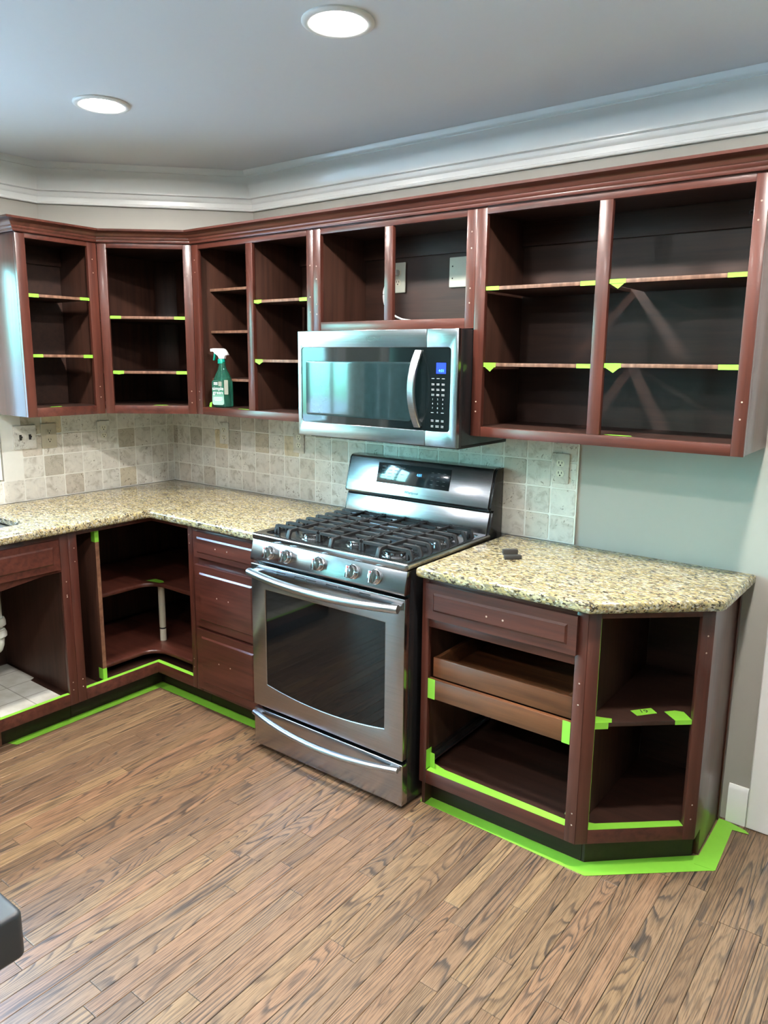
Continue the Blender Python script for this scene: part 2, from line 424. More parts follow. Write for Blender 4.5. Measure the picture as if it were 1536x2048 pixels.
def text_bm(txt, size, mw, depth=.0006, align='CENTER'):
    cu = bpy.data.curves.new('tmp', 'FONT'); cu.body = txt; cu.size = size; cu.extrude = depth; cu.align_x = align; cu.resolution_u = 3
    o = bpy.data.objects.new('tmp', cu); COL.objects.link(o)
    dg = bpy.context.evaluated_depsgraph_get(); dg.update()
    me = bpy.data.meshes.new_from_object(o.evaluated_get(dg)); bm = bmesh.new(); bm.from_mesh(me)
    bpy.data.objects.remove(o); bpy.data.curves.remove(cu); bpy.data.meshes.remove(me)
    bmesh.ops.transform(bm, matrix=mw, verts=bm.verts); return bm
def face_mw(x, y, z, tilt=0):   # text on a surface facing -y
    return Matrix.Translation((x, y, z)) @ Matrix.Rotation(math.radians(90)+tilt, 4, 'X')
def merge(*bms):
    a = bms[0]
    for b in bms[1:]:
        me = bpy.data.meshes.new('tmp'); b.to_mesh(me); b.free(); a.from_mesh(me); bpy.data.meshes.remove(me)
    return a

# ================================================================== room shell
CZ = 2.48
XR, YF = 6.8, -8.6          # right wall, wall behind the camera
floor = obj('floor', B(-.12, XR+.12, YF-.12, .12, -.08, -.0125), 'subfloor', kind='structure', smooth=False)
obj('ceiling', B(-.12, XR+.12, YF-.12, .12, CZ, CZ+.1), 'ceiling_paint', kind='structure', smooth=False)
DX0, DX1, DZ = 3.236, 4.02, 2.04
bm = B(-.12, DX0, 0, .12, 0, CZ); bx(bm, DX1, XR+.12, 0, .12, 0, CZ); bx(bm, DX0, DX1, 0, .12, DZ, CZ)
wall_back = obj('wall_back', bm, 'wall_paint', kind='structure', smooth=False, weld=False)
WY0, WY1, WZ0, WZ1 = -2.30, -1.085, 1.12, 2.10       # window over the sink
PY0, PY1, PZ1 = -5.20, -2.90, 2.12                   # glazed patio door
bm = B(-.12, 0, WY1, 0, 0, CZ)
bx(bm, -.12, 0, WY0, WY1, 0, WZ0); bx(bm, -.12, 0, WY0, WY1, WZ1, CZ)
bx(bm, -.12, 0, PY1, WY0, 0, CZ); bx(bm, -.12, 0, PY0, PY1, PZ1, CZ); bx(bm, -.12, 0, PY0, PY1, 0, .05); bx(bm, -.12, 0, YF, PY0, 0, CZ)
wall_left = obj('wall_left', bm, 'wall_paint', kind='structure', smooth=False, weld=False)
obj('wall_right', B(XR, XR+.12, YF, 0, 0, CZ), 'wall_paint', kind='structure', smooth=False)
obj('wall_front', B(-.12, XR+.12, YF-.12, YF, 0, CZ), 'wall_paint', kind='structure', smooth=False)
obj('wall_corner', prism(bmesh.new(), [(.001, -.001), (.001, -.72), (.70, -.001)], 2.1865, CZ-.0005), 'wall_paint', kind='structure', smooth=False)
obj('bounce_ground', B(-30, -.9, -20, 14, -.6, -.55), 'ground_bounce', kind='structure', smooth=False)  # unseen outdoor plane, added as a reflector to lift ceiling and crown

# crown moulding, base, door casing
crown = [(0, 2.312), (.016, 2.312), (.0185, 2.316), (.0175, 2.321), (.014, 2.324), (.014, 2.343), (.0175, 2.347), (.020, 2.354), (.021, 2.366), (.040, 2.3675), (.0405, 2.374),
         (.044, 2.386), (.049, 2.402), (.058, 2.420), (.070, 2.436), (.086, 2.448), (.089, 2.4515), (.0865, 2.455), (.092, 2.4585), (.0965, 2.466), (.100, 2.474), (.104, 2.4795), (0, 2.4795)]
obj('trim_1', sweep(bmesh.new(), [(XR, -.001), (.7005, -.001), (.0005, -.7205), (.0005, YF)], crown, -1), 'white_paint', kind='structure')
bb = [(0, 0), (.013, 0), (.013, .125), (.010, .134), (.004, .143), (0, .143)]
obj('baseboard_back', sweep(bmesh.new(), [(3.143, -.0005), (3.078, -.0005)], bb, -1), 'white_paint', kind='structure')
obj('trim_2', merge(slab([[(3.145, 0.002), (3.232, 0.002), (3.232, DZ+.004), (DX1+.004, DZ+.004), (DX1+.004, .002), (DX1+.091, .002), (DX1+.091, DZ+.091), (3.145, DZ+.091)]], -.020, -.0008, .005, 'y'),
                    B(3.2321, 3.246, 0, .11, .002, DZ), B(DX1-.010, DX1+.0039, 0, .11, .002, DZ)), 'white_paint', kind='structure', weld=False)
door = obj('door_1', B(3.248, DX1-.012, .03, .07, .008, DZ-.006), 'white_paint', kind='structure', bev=.002)
for k, (za, zb) in enumerate(((.2, .95), (1.1, 1.88))):
    for xa, xb in ((3.35, 3.58), (3.68, 3.91)):
        obj('door_panel', slab([rrect(xa, xb, za, zb, .01)], .0245, .031, .003, 'y'), 'white_paint', door)
obj('door_handle', lathe(bmesh.new(), [(0, 0), (.012, 0), (.012, .03), (.027, .042), (.025, .06), (0, .066)], (3.31, .03, 1.0), axis=Vector((0, -1, 0))), 'chrome', door)

# window over the sink, patio door: casings, sashes, panes
def window(name, y0, y1, z0, z1, cas, n, full, front=False):
    w = obj(name, slab([[(y0-cas, z0-cas if not full else .002), (y1+cas, z0-cas if not full else .002), (y1+cas, z1+cas), (y0-cas, z1+cas)], [(y0+.004, z0+.004), (y0+.004, z1-.004), (y1-.004, z1-.004), (y1-.004, z0+.004)]], .0006, .021, .004, 'x'), 'white_paint', kind='structure')
    wd = (y1-y0-.02)/n
    for k in range(n):
        a = y0+.01+k*wd; b = a+wd-.002
        s = obj('sash', slab([[(a, z0+.01), (b, z0+.01), (b, z1-.01), (a, z1-.01)], [(a+.05, z0+.06), (a+.05, z1-.06), (b-.05, z1-.06), (b-.05, z0+.06)]], -.07, -.03, .004, 'x'), 'white_paint', w)
        obj('pane', B(-.053, -.048, a+.046, b-.046, z0+.056, z1-.056), 'glass', s, smooth=False)
    jm = B(-.12, -.0005, y0+.0005, y0+.010, z0+.0005, z1-.0005); bx(jm, -.12, -.0005, y1-.010, y1-.0005, z0+.0005, z1-.0005)
    bx(jm, -.12, -.0005, y0+.010, y1-.010, z0+.0005, z0+.010); bx(jm, -.12, -.0005, y0+.010, y1-.010, z1-.010, z1-.0005)
    obj('jamb', jm, 'white_paint', w, weld=False)
    return w
window('window_1', WY0, WY1, WZ0, WZ1, .088, 2, False)
window('window_2', PY0, PY1, .05, PZ1, .088, 2, True)

# recessed ceiling lamps
def lamp(x, y, label, group=None, lens='lens'):
    t = thing('recessed_light', label, 'ceiling light', (x, y, CZ), group)
    obj('trim_ring', lathe(bmesh.new(), [(.063, -.0005), (.0965, -.0005), (.0965, -.004), (.093, -.007), (.083, -.009), (.070, -.0055), (.064, -.004), (.063, -.0005)], (x, y, CZ), 48), 'lamp_trim', t)
    obj('lens', lathe(bmesh.new(), [(0, -.0035), (.063, -.0035), (.063, -.0008), (0, -.0008)], (x, y, CZ), 40), lens, t)
lamp(2.144, -1.045, 'round white recessed ceiling light above the range, the larger one in view')
lamp(1.043, -1.033, 'round white recessed ceiling light toward the corner cabinet, the smaller one in view')
for x in (1.043, 2.144, 3.205):
    for y in (-2.33, -3.58):
        lamp(x, y, 'round white recessed ceiling light over the open kitchen floor behind the camera', 'recessed lights behind the camera', 'lens_dim')
lamp(3.195, -1.04, 'round white recessed ceiling light above the right countertop, just out of the frame')

# ------------------------------------------------------------------ oak strip floor: every plank in view is a piece
PW = .0572
def plank_mesh(w, ln):
    bm = bx(bmesh.new(), -w/2+.0006, w/2-.0006, -ln/2+.0006, ln/2-.0006, 0, .012)
    top = [e for e in bm.edges if all(v.co.z > .01 for v in e.verts)]
    bmesh.ops.bevel(bm, geom=top, offset=.0011, segments=1, affect='EDGES')
    me = bpy.data.meshes.new('plank'); bm.to_mesh(me); bm.free(); me.materials.append(M['oak']); return me
LENS = [.34, .46, .58, .70, .82, .95, 1.1]
PM = [plank_mesh(PW, x) for x in LENS]
fo = ORG[floor.name]
rest = bmesh.new()
def visible_floor(x, y0, y1):
    for y in (y0, (y0+y1)/2, y1):
        d = Vector((x, y, 0))-CAM; w = d.dot(_fw)
        if w < .1: continue
        u = PPX+FPX*d.dot(_r2)/w; v = PPY-FPX*d.dot(_u2)/w
        if -60 < u < 1600 and 1150 < v < 2110: return True
    return False
i = 0; x = -.02
while x < XR:
    y = .0-R.uniform(0, .6)
    first = True
    while y > YF:
        k = R.choices(range(7), (2, 3, 4, 4, 4, 3, 2))[0]; ln = LENS[k]
        if .35 < x < 3.5 and visible_floor(x, y, y-ln):
            o = link_mesh('plank', PM[k], None, floor, Vector((x+PW/2, y-ln/2, -.0121))-fo)
        else:
            bx(rest, x+.0004, x+PW-.0004, y-ln+.0004, y-.0004, -.0121, -.0003)
        if first:
            bx(rest, x+.0004, x+PW-.0004, y+.0004, 0, -.0121, -.0003) if y < -.01 else None
            first = False
        y -= ln
    x += PW; i += 1
obj('outer_planks', rest, 'oak', floor, kind='stuff', smooth=False, weld=False)

# ------------------------------------------------------------------ travertine backsplash: every tile is a piece of its wall
def tile_mesh(seed, w=.0995, h=.0995):
    r = random.Random(seed); pts = []
    rr = r.uniform(.004, .007)
    for (px, pz) in rrect(-w/2, w/2, -h/2, h/2, rr, 2): pts.append((px+r.uniform(-.0007, .0007), pz+r.uniform(-.0007, .0007)))
    bm = prism(bmesh.new(), pts, -.0095, -.0005, 'y')
    es = [e for e in bm.edges if all(v.co.y < -.009 for v in e.verts)]
    bmesh.ops.bevel(bm, geom=es, offset=.0016, segments=1, affect='EDGES')
    bmesh.ops.recalc_face_normals(bm, faces=bm.faces)
    me = bpy.data.meshes.new('tile'); bm.to_mesh(me); bm.free(); me.materials.append(M['travertine'])
    me.shade_smooth(); me.set_sharp_from_angle(angle=.6); return me
TM = [tile_mesh(s) for s in range(8)]
TMC = {}
ZT = .9175; TP = .105
def put_tile(parent, left, a0, a1, row, h=TP, z0=None):
    w = a1-a0-.0055
    key = round(w, 3)
    if abs(w-.0995) < .002 and abs(h-TP) < .001: me = TM[R.randrange(8)]
    else:
        kk = (key, round(h, 3))
        if kk not in TMC: TMC[kk] = tile_mesh(len(TMC)+50, w, h-.0055)
        me = TMC[kk]
    z = (ZT+TP*row if z0 is None else z0)+h/2; a = (a0+a1)/2
    loc = Vector((0, a, z)) if left else Vector((a, 0, z))
    o = link_mesh('tile', me, None, parent, loc-ORG[parent.name])
    if left: o.rotation_euler = (0, 0, math.pi/2)
bl = [0.0095]+[.053+TP*k for k in range(15)]; br_ = [2.445-TP*k for k in range(9)][::-1]
xs = bl+br_
for row in range(4):
    for a0, a1 in zip(xs, xs[1:]): put_tile(wall_back, False, a0, a1, row)
ys = [-.0095, -.053]+[-.053-.1045*k for k in range(1, 22)]
for row in range(4):
    for a1, a0 in zip(ys, ys[1:]):
        if row == 0 or a0 > -.99: put_tile(wall_left, True, a0, a1, row)
bm = B(.0005, 2.4475, -.0080, -.0002, .9155, 1.338); obj('grout', bm, 'grout', wall_back, smooth=False)
bm = B(.0002, .0080, -.985, -.0085, .9155, 1.338); bx(bm, .0002, .0080, -2.3, -.985, .9155, 1.0245); obj('grout', bm, 'grout', wall_left, smooth=False, weld=False)

# ================================================================== upper cabinets
ZB, ZTO, ZTOP = 1.3413, 2.102, 2.1386
FB = Fr((0, -.3346), (1, 0)); UD = .3336
def holes(T, F, pts, nm='hinge_screw_hole'):
    bm = bmesh.new()
    for u, z in pts:
        c = F(u, -.0003, z); ax = F(u, -1, z)-F(u, 0, z)
        lathe(bm, [(0, .0006), (.0024, .0006), (.0028, 0)], c, 8, ax)
    o = obj(nm, bm, 'hole', T, kind='stuff', weld=False); return o
def stile(T, F, a, b, z0, z1): return obj('stile', B(a, b, 0, .019, z0, z1, F), 'wood_z', T, .0012, own=True)
def rail(T, F, a, b, z0, z1, m='wood_x'): return obj('rail', B(a, b, .0004, .019, z0, z1, F), m, T, .0012, own=True)
def upper_box(T, F, a, b, D, z0, z1, zf, right_out='in_z', left_out='in_z', nail=True, parts=()):
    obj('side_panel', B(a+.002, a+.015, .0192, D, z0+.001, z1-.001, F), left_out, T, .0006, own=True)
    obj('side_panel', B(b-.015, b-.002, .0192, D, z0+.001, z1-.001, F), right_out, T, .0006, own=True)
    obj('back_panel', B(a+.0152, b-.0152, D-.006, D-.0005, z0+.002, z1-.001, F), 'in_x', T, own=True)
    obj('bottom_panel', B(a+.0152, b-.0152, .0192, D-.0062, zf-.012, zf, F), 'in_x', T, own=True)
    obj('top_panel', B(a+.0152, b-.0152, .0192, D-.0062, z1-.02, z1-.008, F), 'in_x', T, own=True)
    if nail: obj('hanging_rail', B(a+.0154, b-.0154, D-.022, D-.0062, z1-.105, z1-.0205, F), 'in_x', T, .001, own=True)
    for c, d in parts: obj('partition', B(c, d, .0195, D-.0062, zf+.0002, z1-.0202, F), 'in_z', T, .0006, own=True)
def shelf(T, F, a, b, D, z, v0=.006, th=.0125):
    return obj('shelf', B(a+.0012, b-.0012, v0, D-.0065, z-th, z, F), 'edge_shelf' if 'edge_shelf' in M else 'edge', T, .0012, own=True)

def mk_shelf():   # dark top and bottom, raw worn front edge
    m = M['in_x'].copy(); m.name = 'shelf_with_worn_edge'; M['edge_shelf'] = m
    n, l = m.node_tree.nodes, m.node_tree.links; p = n['Principled BSDF']
    src = p.inputs['Base Color'].links[0].from_socket
    nz = noise(n, l, coords(n, l, (60, 60, 8)), 1.0, 3)
    r = ramp(n, [(.35, (.12, .055, .032)), (.65, (.23, .12, .075))]); l.new(nz, r.inputs[0])
    at = n.new('ShaderNodeAttribute'); at.attribute_name = 'front_edge'
    l.new(mix(n, l, at.outputs['Fac'], src, r.outputs[0]), p.inputs['Base Color'])
mk_shelf()
def mark_edge(o, F):
    me = o.data; at = me.attributes.new('front_edge', 'FLOAT', 'FACE')
    nv = F(0, -1, 0)-F(0, 0, 0)
    for i, p in enumerate(me.polygons): at.data[i].value = 1.0 if p.normal.dot(nv) > .5 else 0.0
def eshelf(T, F, a, b, D, z, v0=.006, th=.0125):
    o = shelf(T, F, a, b, D, z, v0, th); mark_edge(o, F); return o

# -- two-bay cabinet to the right of the microwave
RC = thing('wall_cabinet', 'wide open wall cabinet with two bays right of the microwave, doors removed', 'cabinet', (2.62, -.17, ZB), 'upper wall cabinets without doors')
stile(RC, FB, 2.1632, 2.2043, ZB, ZTOP); stile(RC, FB, 2.6015, 2.6443, ZB+.0351, ZTO); stile(RC, FB, 3.0457, 3.0818, ZB, ZTOP)
rail(RC, FB, 2.2045, 3.0455, ZB, 1.376); rail(RC, FB, 2.2045, 3.0455, ZTO+.0002, ZTOP)
upper_box(RC, FB, 2.1652, 3.0818, UD, ZB, ZTOP, 1.3765, right_out='wood_z')
eshelf(RC, FB, 2.2043, 2.6015, UD, 1.8625); eshelf(RC, FB, 2.6443, 3.0457, UD, 1.8635)
eshelf(RC, FB, 2.2043, 2.6015, UD, 1.6025); eshelf(RC, FB, 2.6443, 3.0457, UD, 1.6055)
holes(RC, FB, [(3.064, 2.05), (3.060, 2.00), (3.063, 1.45), (3.064, 1.50), (2.182, 1.465), (2.182, 1.43)])
obj('mounting_screw', lathe(bmesh.new(), [(.004, 0), (.009, 0), (.009, .004), (.004, .004), (.004, 0)], (2.975, -.024, 2.075), 14, Vector((0, -1, 0))), 'chrome', RC)

# -- cabinet above the microwave
MC = thing('wall_cabinet', 'short open wall cabinet directly above the microwave, power outlet inside', 'cabinet', (1.78, -.17, 1.722), 'upper wall cabinets without doors')
stile(MC, FB, 1.3977, 1.4379, 1.722, ZTOP); stile(MC, FB, 1.764, 1.8027, 1.7583, ZTO); stile(MC, FB, 2.1246, 2.1630, 1.722, ZTOP)
rail(MC, FB, 1.4381, 2.1244, 1.722, 1.7581); rail(MC, FB, 1.4381, 2.1244, ZTO+.0002, ZTOP)
upper_box(MC, FB, 1.3977, 2.1630, UD, 1.722, ZTOP, 1.7585)
holes(MC, FB, [(1.416, 1.98), (1.416, 1.93), (1.417, 1.83), (1.417, 1.79), (2.145, 2.05), (2.145, 1.995), (2.144, 1.86), (2.143, 1.81)])

# -- two-bay cabinet left of the microwave
R1 = thing('wall_cabinet', 'open wall cabinet with two narrow bays left of the microwave, spray bottle inside', 'cabinet', (1.01, -.17, ZB), 'upper wall cabinets without doors')
stile(R1, FB, .6315, .6758, ZB, ZTOP); stile(R1, FB, .9983, 1.0391, ZB+.0351, ZTO); stile(R1, FB, 1.3613, 1.3975, ZB, ZTOP)
rail(R1, FB, .676, 1.3611, ZB, 1.376); rail(R1, FB, .676, 1.3611, ZTO+.0002, ZTOP)
upper_box(R1, FB, .6315, 1.3965, UD, ZB, ZTOP, 1.3765, parts=((1.012, 1.026),))
eshelf(R1, FB, 1.0391, 1.3613, UD, 1.8605); eshelf(R1, FB, 1.0391, 1.3613, UD, 1.6045)
for z in (1.932, 1.737, 1.512): eshelf(R1, FB, .6462, 1.0115, UD, z, v0=.09)
holes(R1, FB, [(.652, 2.055), (.653, 2.0), (.655, 1.45), (.656, 1.41), (1.381, 1.985), (1.381, 1.86), (1.381, 1.8)])

# -- diagonal corner cabinet
DP, DQ = (.3032, -.6150), (.6305, -.3350)
FD = Fr(DP, (DQ[0]-DP[0], DQ[1]-DP[1])); DW = math.hypot(DQ[0]-DP[0], DQ[1]-DP[1])
DC = thing('corner_wall_cabinet', 'diagonal open corner wall cabinet between the two runs of uppers', 'cabinet', (.25, -.25, ZB), 'upper wall cabinets without doors')
stile(DC, FD, 0, .041, ZB, ZTOP); stile(DC, FD, .391, DW, ZB, ZTOP)
rail(DC, FD, .0412, .3908, ZB, 1.380, 'wood_x'); rail(DC, FD, .0412, .3908, ZTO+.002, ZTOP)
def corner_poly(v): a, b = FD(.006, v, 0), FD(DW-.006, v, 0); return [(a.x, a.y), (b.x, b.y), (.6285, -.008), (.008, -.008), (.008, -.6135)]
prs = lambda z0, z1, v=.0195: prism(bmesh.new(), corner_poly(v), z0, z1)
obj('bottom_panel', prs(1.368, 1.380), 'in_x', DC, own=True); obj('top_panel', prs(ZTOP-.02, ZTOP-.008), 'in_x', DC, own=True)
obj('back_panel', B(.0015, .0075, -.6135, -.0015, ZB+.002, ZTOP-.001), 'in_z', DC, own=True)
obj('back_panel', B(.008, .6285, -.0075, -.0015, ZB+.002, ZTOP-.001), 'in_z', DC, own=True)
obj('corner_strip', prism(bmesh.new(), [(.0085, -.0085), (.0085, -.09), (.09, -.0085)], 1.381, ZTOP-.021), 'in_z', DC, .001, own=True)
for z in (1.7985, 1.5435):
    o = obj('shelf', prism(bmesh.new(), [(FD(.0425, .006, 0).x, FD(.0425, .006, 0).y), (FD(.3895, .006, 0).x, FD(.3895, .006, 0).y), (FD(.3895, .02, 0).x, FD(.3895, .02, 0).y), (.6275, -.30), (.6275, -.095), (.093, -.0095), (.0095, -.093), (.0095, -.58), (.27, -.6)], z-.0125, z), 'edge_shelf', DC, .0008, own=True); mark_edge(o, FD)
holes(DC, FD, [(.408, 2.05), (.409, 1.985), (.41, 1.45), (.41, 1.395), (.412, 2.13)])

# -- cabinet on the sink wall
FL = Fr((.3023, 0), (0, 1)); LD = .3013
L1 = thing('wall_cabinet', 'narrow open wall cabinet on the sink wall beside the window', 'cabinet', (.15, -.8, ZB), 'upper wall cabinets without doors')
stile(L1, FL, -.9969, -.9535, ZB, ZTOP); stile(L1, FL, -.6625, -.6165, ZB, ZTOP)
rail(L1, FL, -.9533, -.6627, ZB, 1.381); rail(L1, FL, -.9533, -.6627, ZTO+.003, ZTOP)
upper_box(L1, FL, -.9979, -.6165, LD, ZB, ZTOP, 1.3815, left_out='wood_z')
eshelf(L1, FL, -.9535, -.6625, LD, 1.8755); eshelf(L1, FL, -.9535, -.6625, LD, 1.6165)
holes(L1, FL, [(-.64, 2.05), (-.639, 1.99), (-.638, 1.47), (-.637, 1.42)])

# -- cornice along the tops of the uppers
corn = [(.0006, 2.127), (.010, 2.127), (.012, 2.131), (.0115, 2.137), (.016, 2.140), (.0185, 2.1455), (.0185, 2.149), (.0225, 2.151), (.027, 2.158), (.036, 2.166), (.047, 2.1705), (.054, 2.1725), (.055, 2.181), (.0006, 2.181)]
o = obj('cabinet_cornice', sweep(bmesh.new(), [(3.0824, -.004), (3.0824, -.3352), (.6303, -.3352), (.3029, -.6161), (.3029, -.9985), (.026, -.9985)], corn, -1), 'wood_x',
        label='dark red stained cornice moulding running along the tops of the wall cabinets', cat='cornice')

# ================================================================== base cabinets
ZC = .8768; BF = .6095
FS = Fr((BF, 0), (0, 1)); FK = Fr((0, -BF), (1, 0))
ZF = .0965
def front(T, F, u0, u1, z0, z1, nm='drawer_front', m=.032, h=()):
    a = bx(bmesh.new(), u0, u1, -.015, -.0006, z0, z1, F)
    es = [e for e in a.edges if e.calc_face_angle(0) > .5]; bmesh.ops.bevel(a, geom=es, offset=.002, segments=1, affect='EDGES')
    b = bmesh.new()
    lo = [(u0+m, z0+m), (u1-m, z0+m), (u1-m, z1-m), (u0+m, z1-m)]; hi = [(u0+m+.007, z0+m+.007), (u1-m-.007, z0+m+.007), (u1-m-.007, z1-m-.007), (u0+m+.007, z1-m-.007)]
    A = [b.verts.new(F(u, -.0148, z)) for u, z in lo]; C = [b.verts.new(F(u, -.0205, z)) for u, z in hi]; D = [b.verts.new(F(u, -.013, z)) for u, z in lo]
    b.faces.new(C); b.faces.new(D)
    for i in range(4):
        b.faces.new((A[i], A[(i+1) % 4], C[(i+1) % 4], C[i])); b.faces.new((D[i], D[(i+1) % 4], A[(i+1) % 4], A[i]))
    bmesh.ops.recalc_face_normals(b, faces=b.faces)
    o = obj(nm, merge(a, b), 'wood_x', T, own=True, weld=False)
    if h:
        q = bmesh.new()
        for u, z in h: lathe(q, [(0, .0006), (.0028, .0006), (.0034, 0)], F(u, -.0206, z), 8, F(u, -1, z)-F(u, 0, z))
        k = obj('knob_hole', q, 'hole', o, kind='stuff', weld=False)
    return o

# -- sink base
SB = thing('sink_base_cabinet', 'dark base cabinet under the sink, open, white pipe and pale floor inside', 'cabinet', (.3, -1.55, 0), 'base cabinets without doors')
SE = -2.10
stile(SB, FS, -1.067, -1.0295, ZF, ZC); stile(SB, FS, SE, SE+.037, ZF, ZC)
rail(SB, FS, SE+.0372, -1.0672, ZF, .150, 'wood_x')
obj('rail', prism(bmesh.new(), [(-1.0672, ZC), (SE+.0372, ZC), (SE+.0372, .707), (-1.98, .707), (-1.90, .690), (-1.75, .678), (-1.5, .678), (-1.33, .684), (-1.22, .697), (-1.14, .707), (-1.0672, .707)], .0004, .019, 'y', FS), 'wood_x', SB, .001, own=True)
front(SB, FS, SE+.025, -1.078, .722, .852, 'false_drawer_front', .026)
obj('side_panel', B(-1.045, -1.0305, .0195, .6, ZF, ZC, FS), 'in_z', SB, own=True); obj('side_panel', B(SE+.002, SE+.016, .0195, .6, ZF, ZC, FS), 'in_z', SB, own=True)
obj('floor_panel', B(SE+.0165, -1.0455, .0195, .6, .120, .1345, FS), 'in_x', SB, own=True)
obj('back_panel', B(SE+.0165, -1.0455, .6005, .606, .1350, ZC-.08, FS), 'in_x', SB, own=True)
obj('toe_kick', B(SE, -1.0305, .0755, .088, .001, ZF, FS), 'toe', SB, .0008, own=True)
obj('toe_kick_block', B(-1.395, -1.345, .066, .0752, .002, ZF-.001, FS), 'edge', SB, .001, own=True)
holes(SB, FS, [(-1.049, .60), (-1.049, .592), (-1.05, .20), (-1.05, .165), (-1.048, .66)])
o = obj('shelf_liner', merge(prism(bmesh.new(), [(.572, -1.95), (.572, -1.085), (.30, -1.085), (.285, -1.060), (.03, -1.058), (.03, -1.95)], .1347, .1359)), 'cabinet_liner',
        label='pale tile-patterned vinyl liner on the floor of the sink cabinet', cat='liner')

# -- plumbing under the sink
PT = thing('sink_drain_pipe', 'white plastic sink drain trap hanging inside the sink cabinet', 'pipe', (.33, -1.23, .30))
cx_, cy_ = .33, -1.226
obj('tailpiece', tube(bmesh.new(), [(cx_, cy_, .697), (cx_, cy_, .44)], .024, 16), 'pvc', PT)
obj('slip_nut', lathe(bmesh.new(), [(.025, 0), (.037, 0), (.037, .02), (.033, .034), (.025, .034), (.025, 0)], (cx_, cy_, .450), 12), 'pvc', PT)
obj('slip_nut', lathe(bmesh.new(), [(.025, 0), (.038, 0), (.038, .018), (.033, .03), (.025, .03), (.025, 0)], (cx_, cy_, .400), 12), 'pvc', PT)
bend = [(cx_, cy_, .435)]+[(cx_, cy_, .41), (cx_, cy_, .385)]+[(cx_-.055+.055*math.cos(a), cy_,   .382-.055*math.sin(a)) for a in [math.pi*k/8 for k in range(1, 9)]]+[(cx_-.11, cy_, .40), (cx_-.11, cy_, .50)]
obj('trap_bend', tube(bmesh.new(), bend, .026, 16, up=Vector((0, 1, 0))), 'pvc', PT)
obj('drain_arm', tube(bmesh.new(), [(cx_-.11, cy_, .49), (cx_-.112, cy_-.02, .505), (cx_-.12, cy_-.1, .51), (cx_-.12, cy_-.42, .52), (cx_-.12, cy_-.44, .53), (cx_-.12, cy_-.44, .697)], .021, 14), 'pvc', PT)

# -- corner base
CB = thing('corner_base_cabinet', 'open corner base cabinet with two curved shelves and a vertical divider', 'cabinet', (.45, -.45, 0), 'base cabinets without doors')
stile(CB, FS, -1.0285, -.989, ZF, ZC); stile(CB, FK, .8755, .9045, ZF, ZC)
for z0, z1 in ((ZF, .150), (.8555, ZC)):
    obj('rail', prism(bmesh.new(), [(BF, -.9888), (BF, -BF), (.8753, -BF), (.8753, -BF+.0186), (BF-.0186, -BF+.0186), (BF-.0186, -.9888)], z0, z1), 'wood_x', CB, .0012, own=True)
obj('side_panel', B(-1.0285, -1.0155, .0195, .6, ZF, ZC, FS), 'in_z', CB, own=True); obj('side_panel', B(.891, .904, .0195, .6, ZF, ZC, FK), 'in_z', CB, own=True)
obj('back_panel', B(.002, .008, -1.0, -.002, .11, ZC-.002), 'in_z', CB, own=True); obj('back_panel', B(.0085, .8905, -.008, -.002, .11, ZC-.002), 'in_z', CB, own=True)
L_ = lambda s: [(.0085, -.0085), (.0085, -1.015), (BF-s, -1.015), (BF-s, -BF+s), (.8905, -BF+s), (.8905, -.0085)]
obj('floor_panel', prism(bmesh.new(), L_(.0195), .112, .124), 'in_x', CB, own=True)
obj('divider', B(.0095, .586, -.890, -.872, .1245, ZC-.0015), 'in_z', CB, .001, own=True)
obj('divider_edge', B(.5862, .5885, -.890, -.872, .1245, ZC-.0015), 'edge', CB, own=True)
def kidney(x0, y0, z, nm):
    pts = [(.0095, -.0095), (.0095, -.8715)]
    ye = -.868; r = .05
    pts += [(x0-r, ye)]+[(x0-r+r*math.sin(a), ye+r-r*math.cos(a)) for a in [math.pi/2*k/6 for k in range(1, 7)]]
    R0 = .085
    pts += [(x0+R0-R0*math.cos(a), y0-R0+R0*math.sin(a)) for a in [math.pi/2*k/8 for k in range(9)]]
    pts += [(.89, y0), (.89, -.0095)]
    return obj(nm, slab([pts], z-.022, z, .009, 'z', 3), 'wood_x', CB, own=True)
kidney(.478, -.528, .517, 'curved_shelf'); kidney(.520, -.556, .187, 'curved_shelf')
obj('support_pole', merge(lathe(bmesh.new(), [(0, .1875), (.0165, .1875), (.0165, .247), (.0155, .249), (.0155, .252)], (.468, -.470, 0), 16), lathe(bmesh.new(), [(.0155, .257), (.0165, .258), (.0165, .4945), (0, .4945)], (.468, -.470, 0), 16)), 'pole', CB, weld=False, smooth=True)
obj('pole_ring', lathe(bmesh.new(), [(.013, .250), (.0158, .250), (.0158, .2585), (.013, .2585), (.013, .250)], (.468, -.470, 0), 16), 'black_matte', CB)
obj('toe_kick', prism(bmesh.new(), [(.534, -1.0285), (.534, -.534), (.9045, -.534), (.9045, -.522), (.522, -.522), (.522, -1.0285)], .001, ZF-.0005), 'toe', CB, .0008, own=True)
holes(CB, FS, [(-1.004, .20), (-1.004, .165), (-1.003, .74), (-1.003, .80)]); holes(CB, FK, [(.885, .83), (.886, .79), (.888, .24), (.889, .20)])

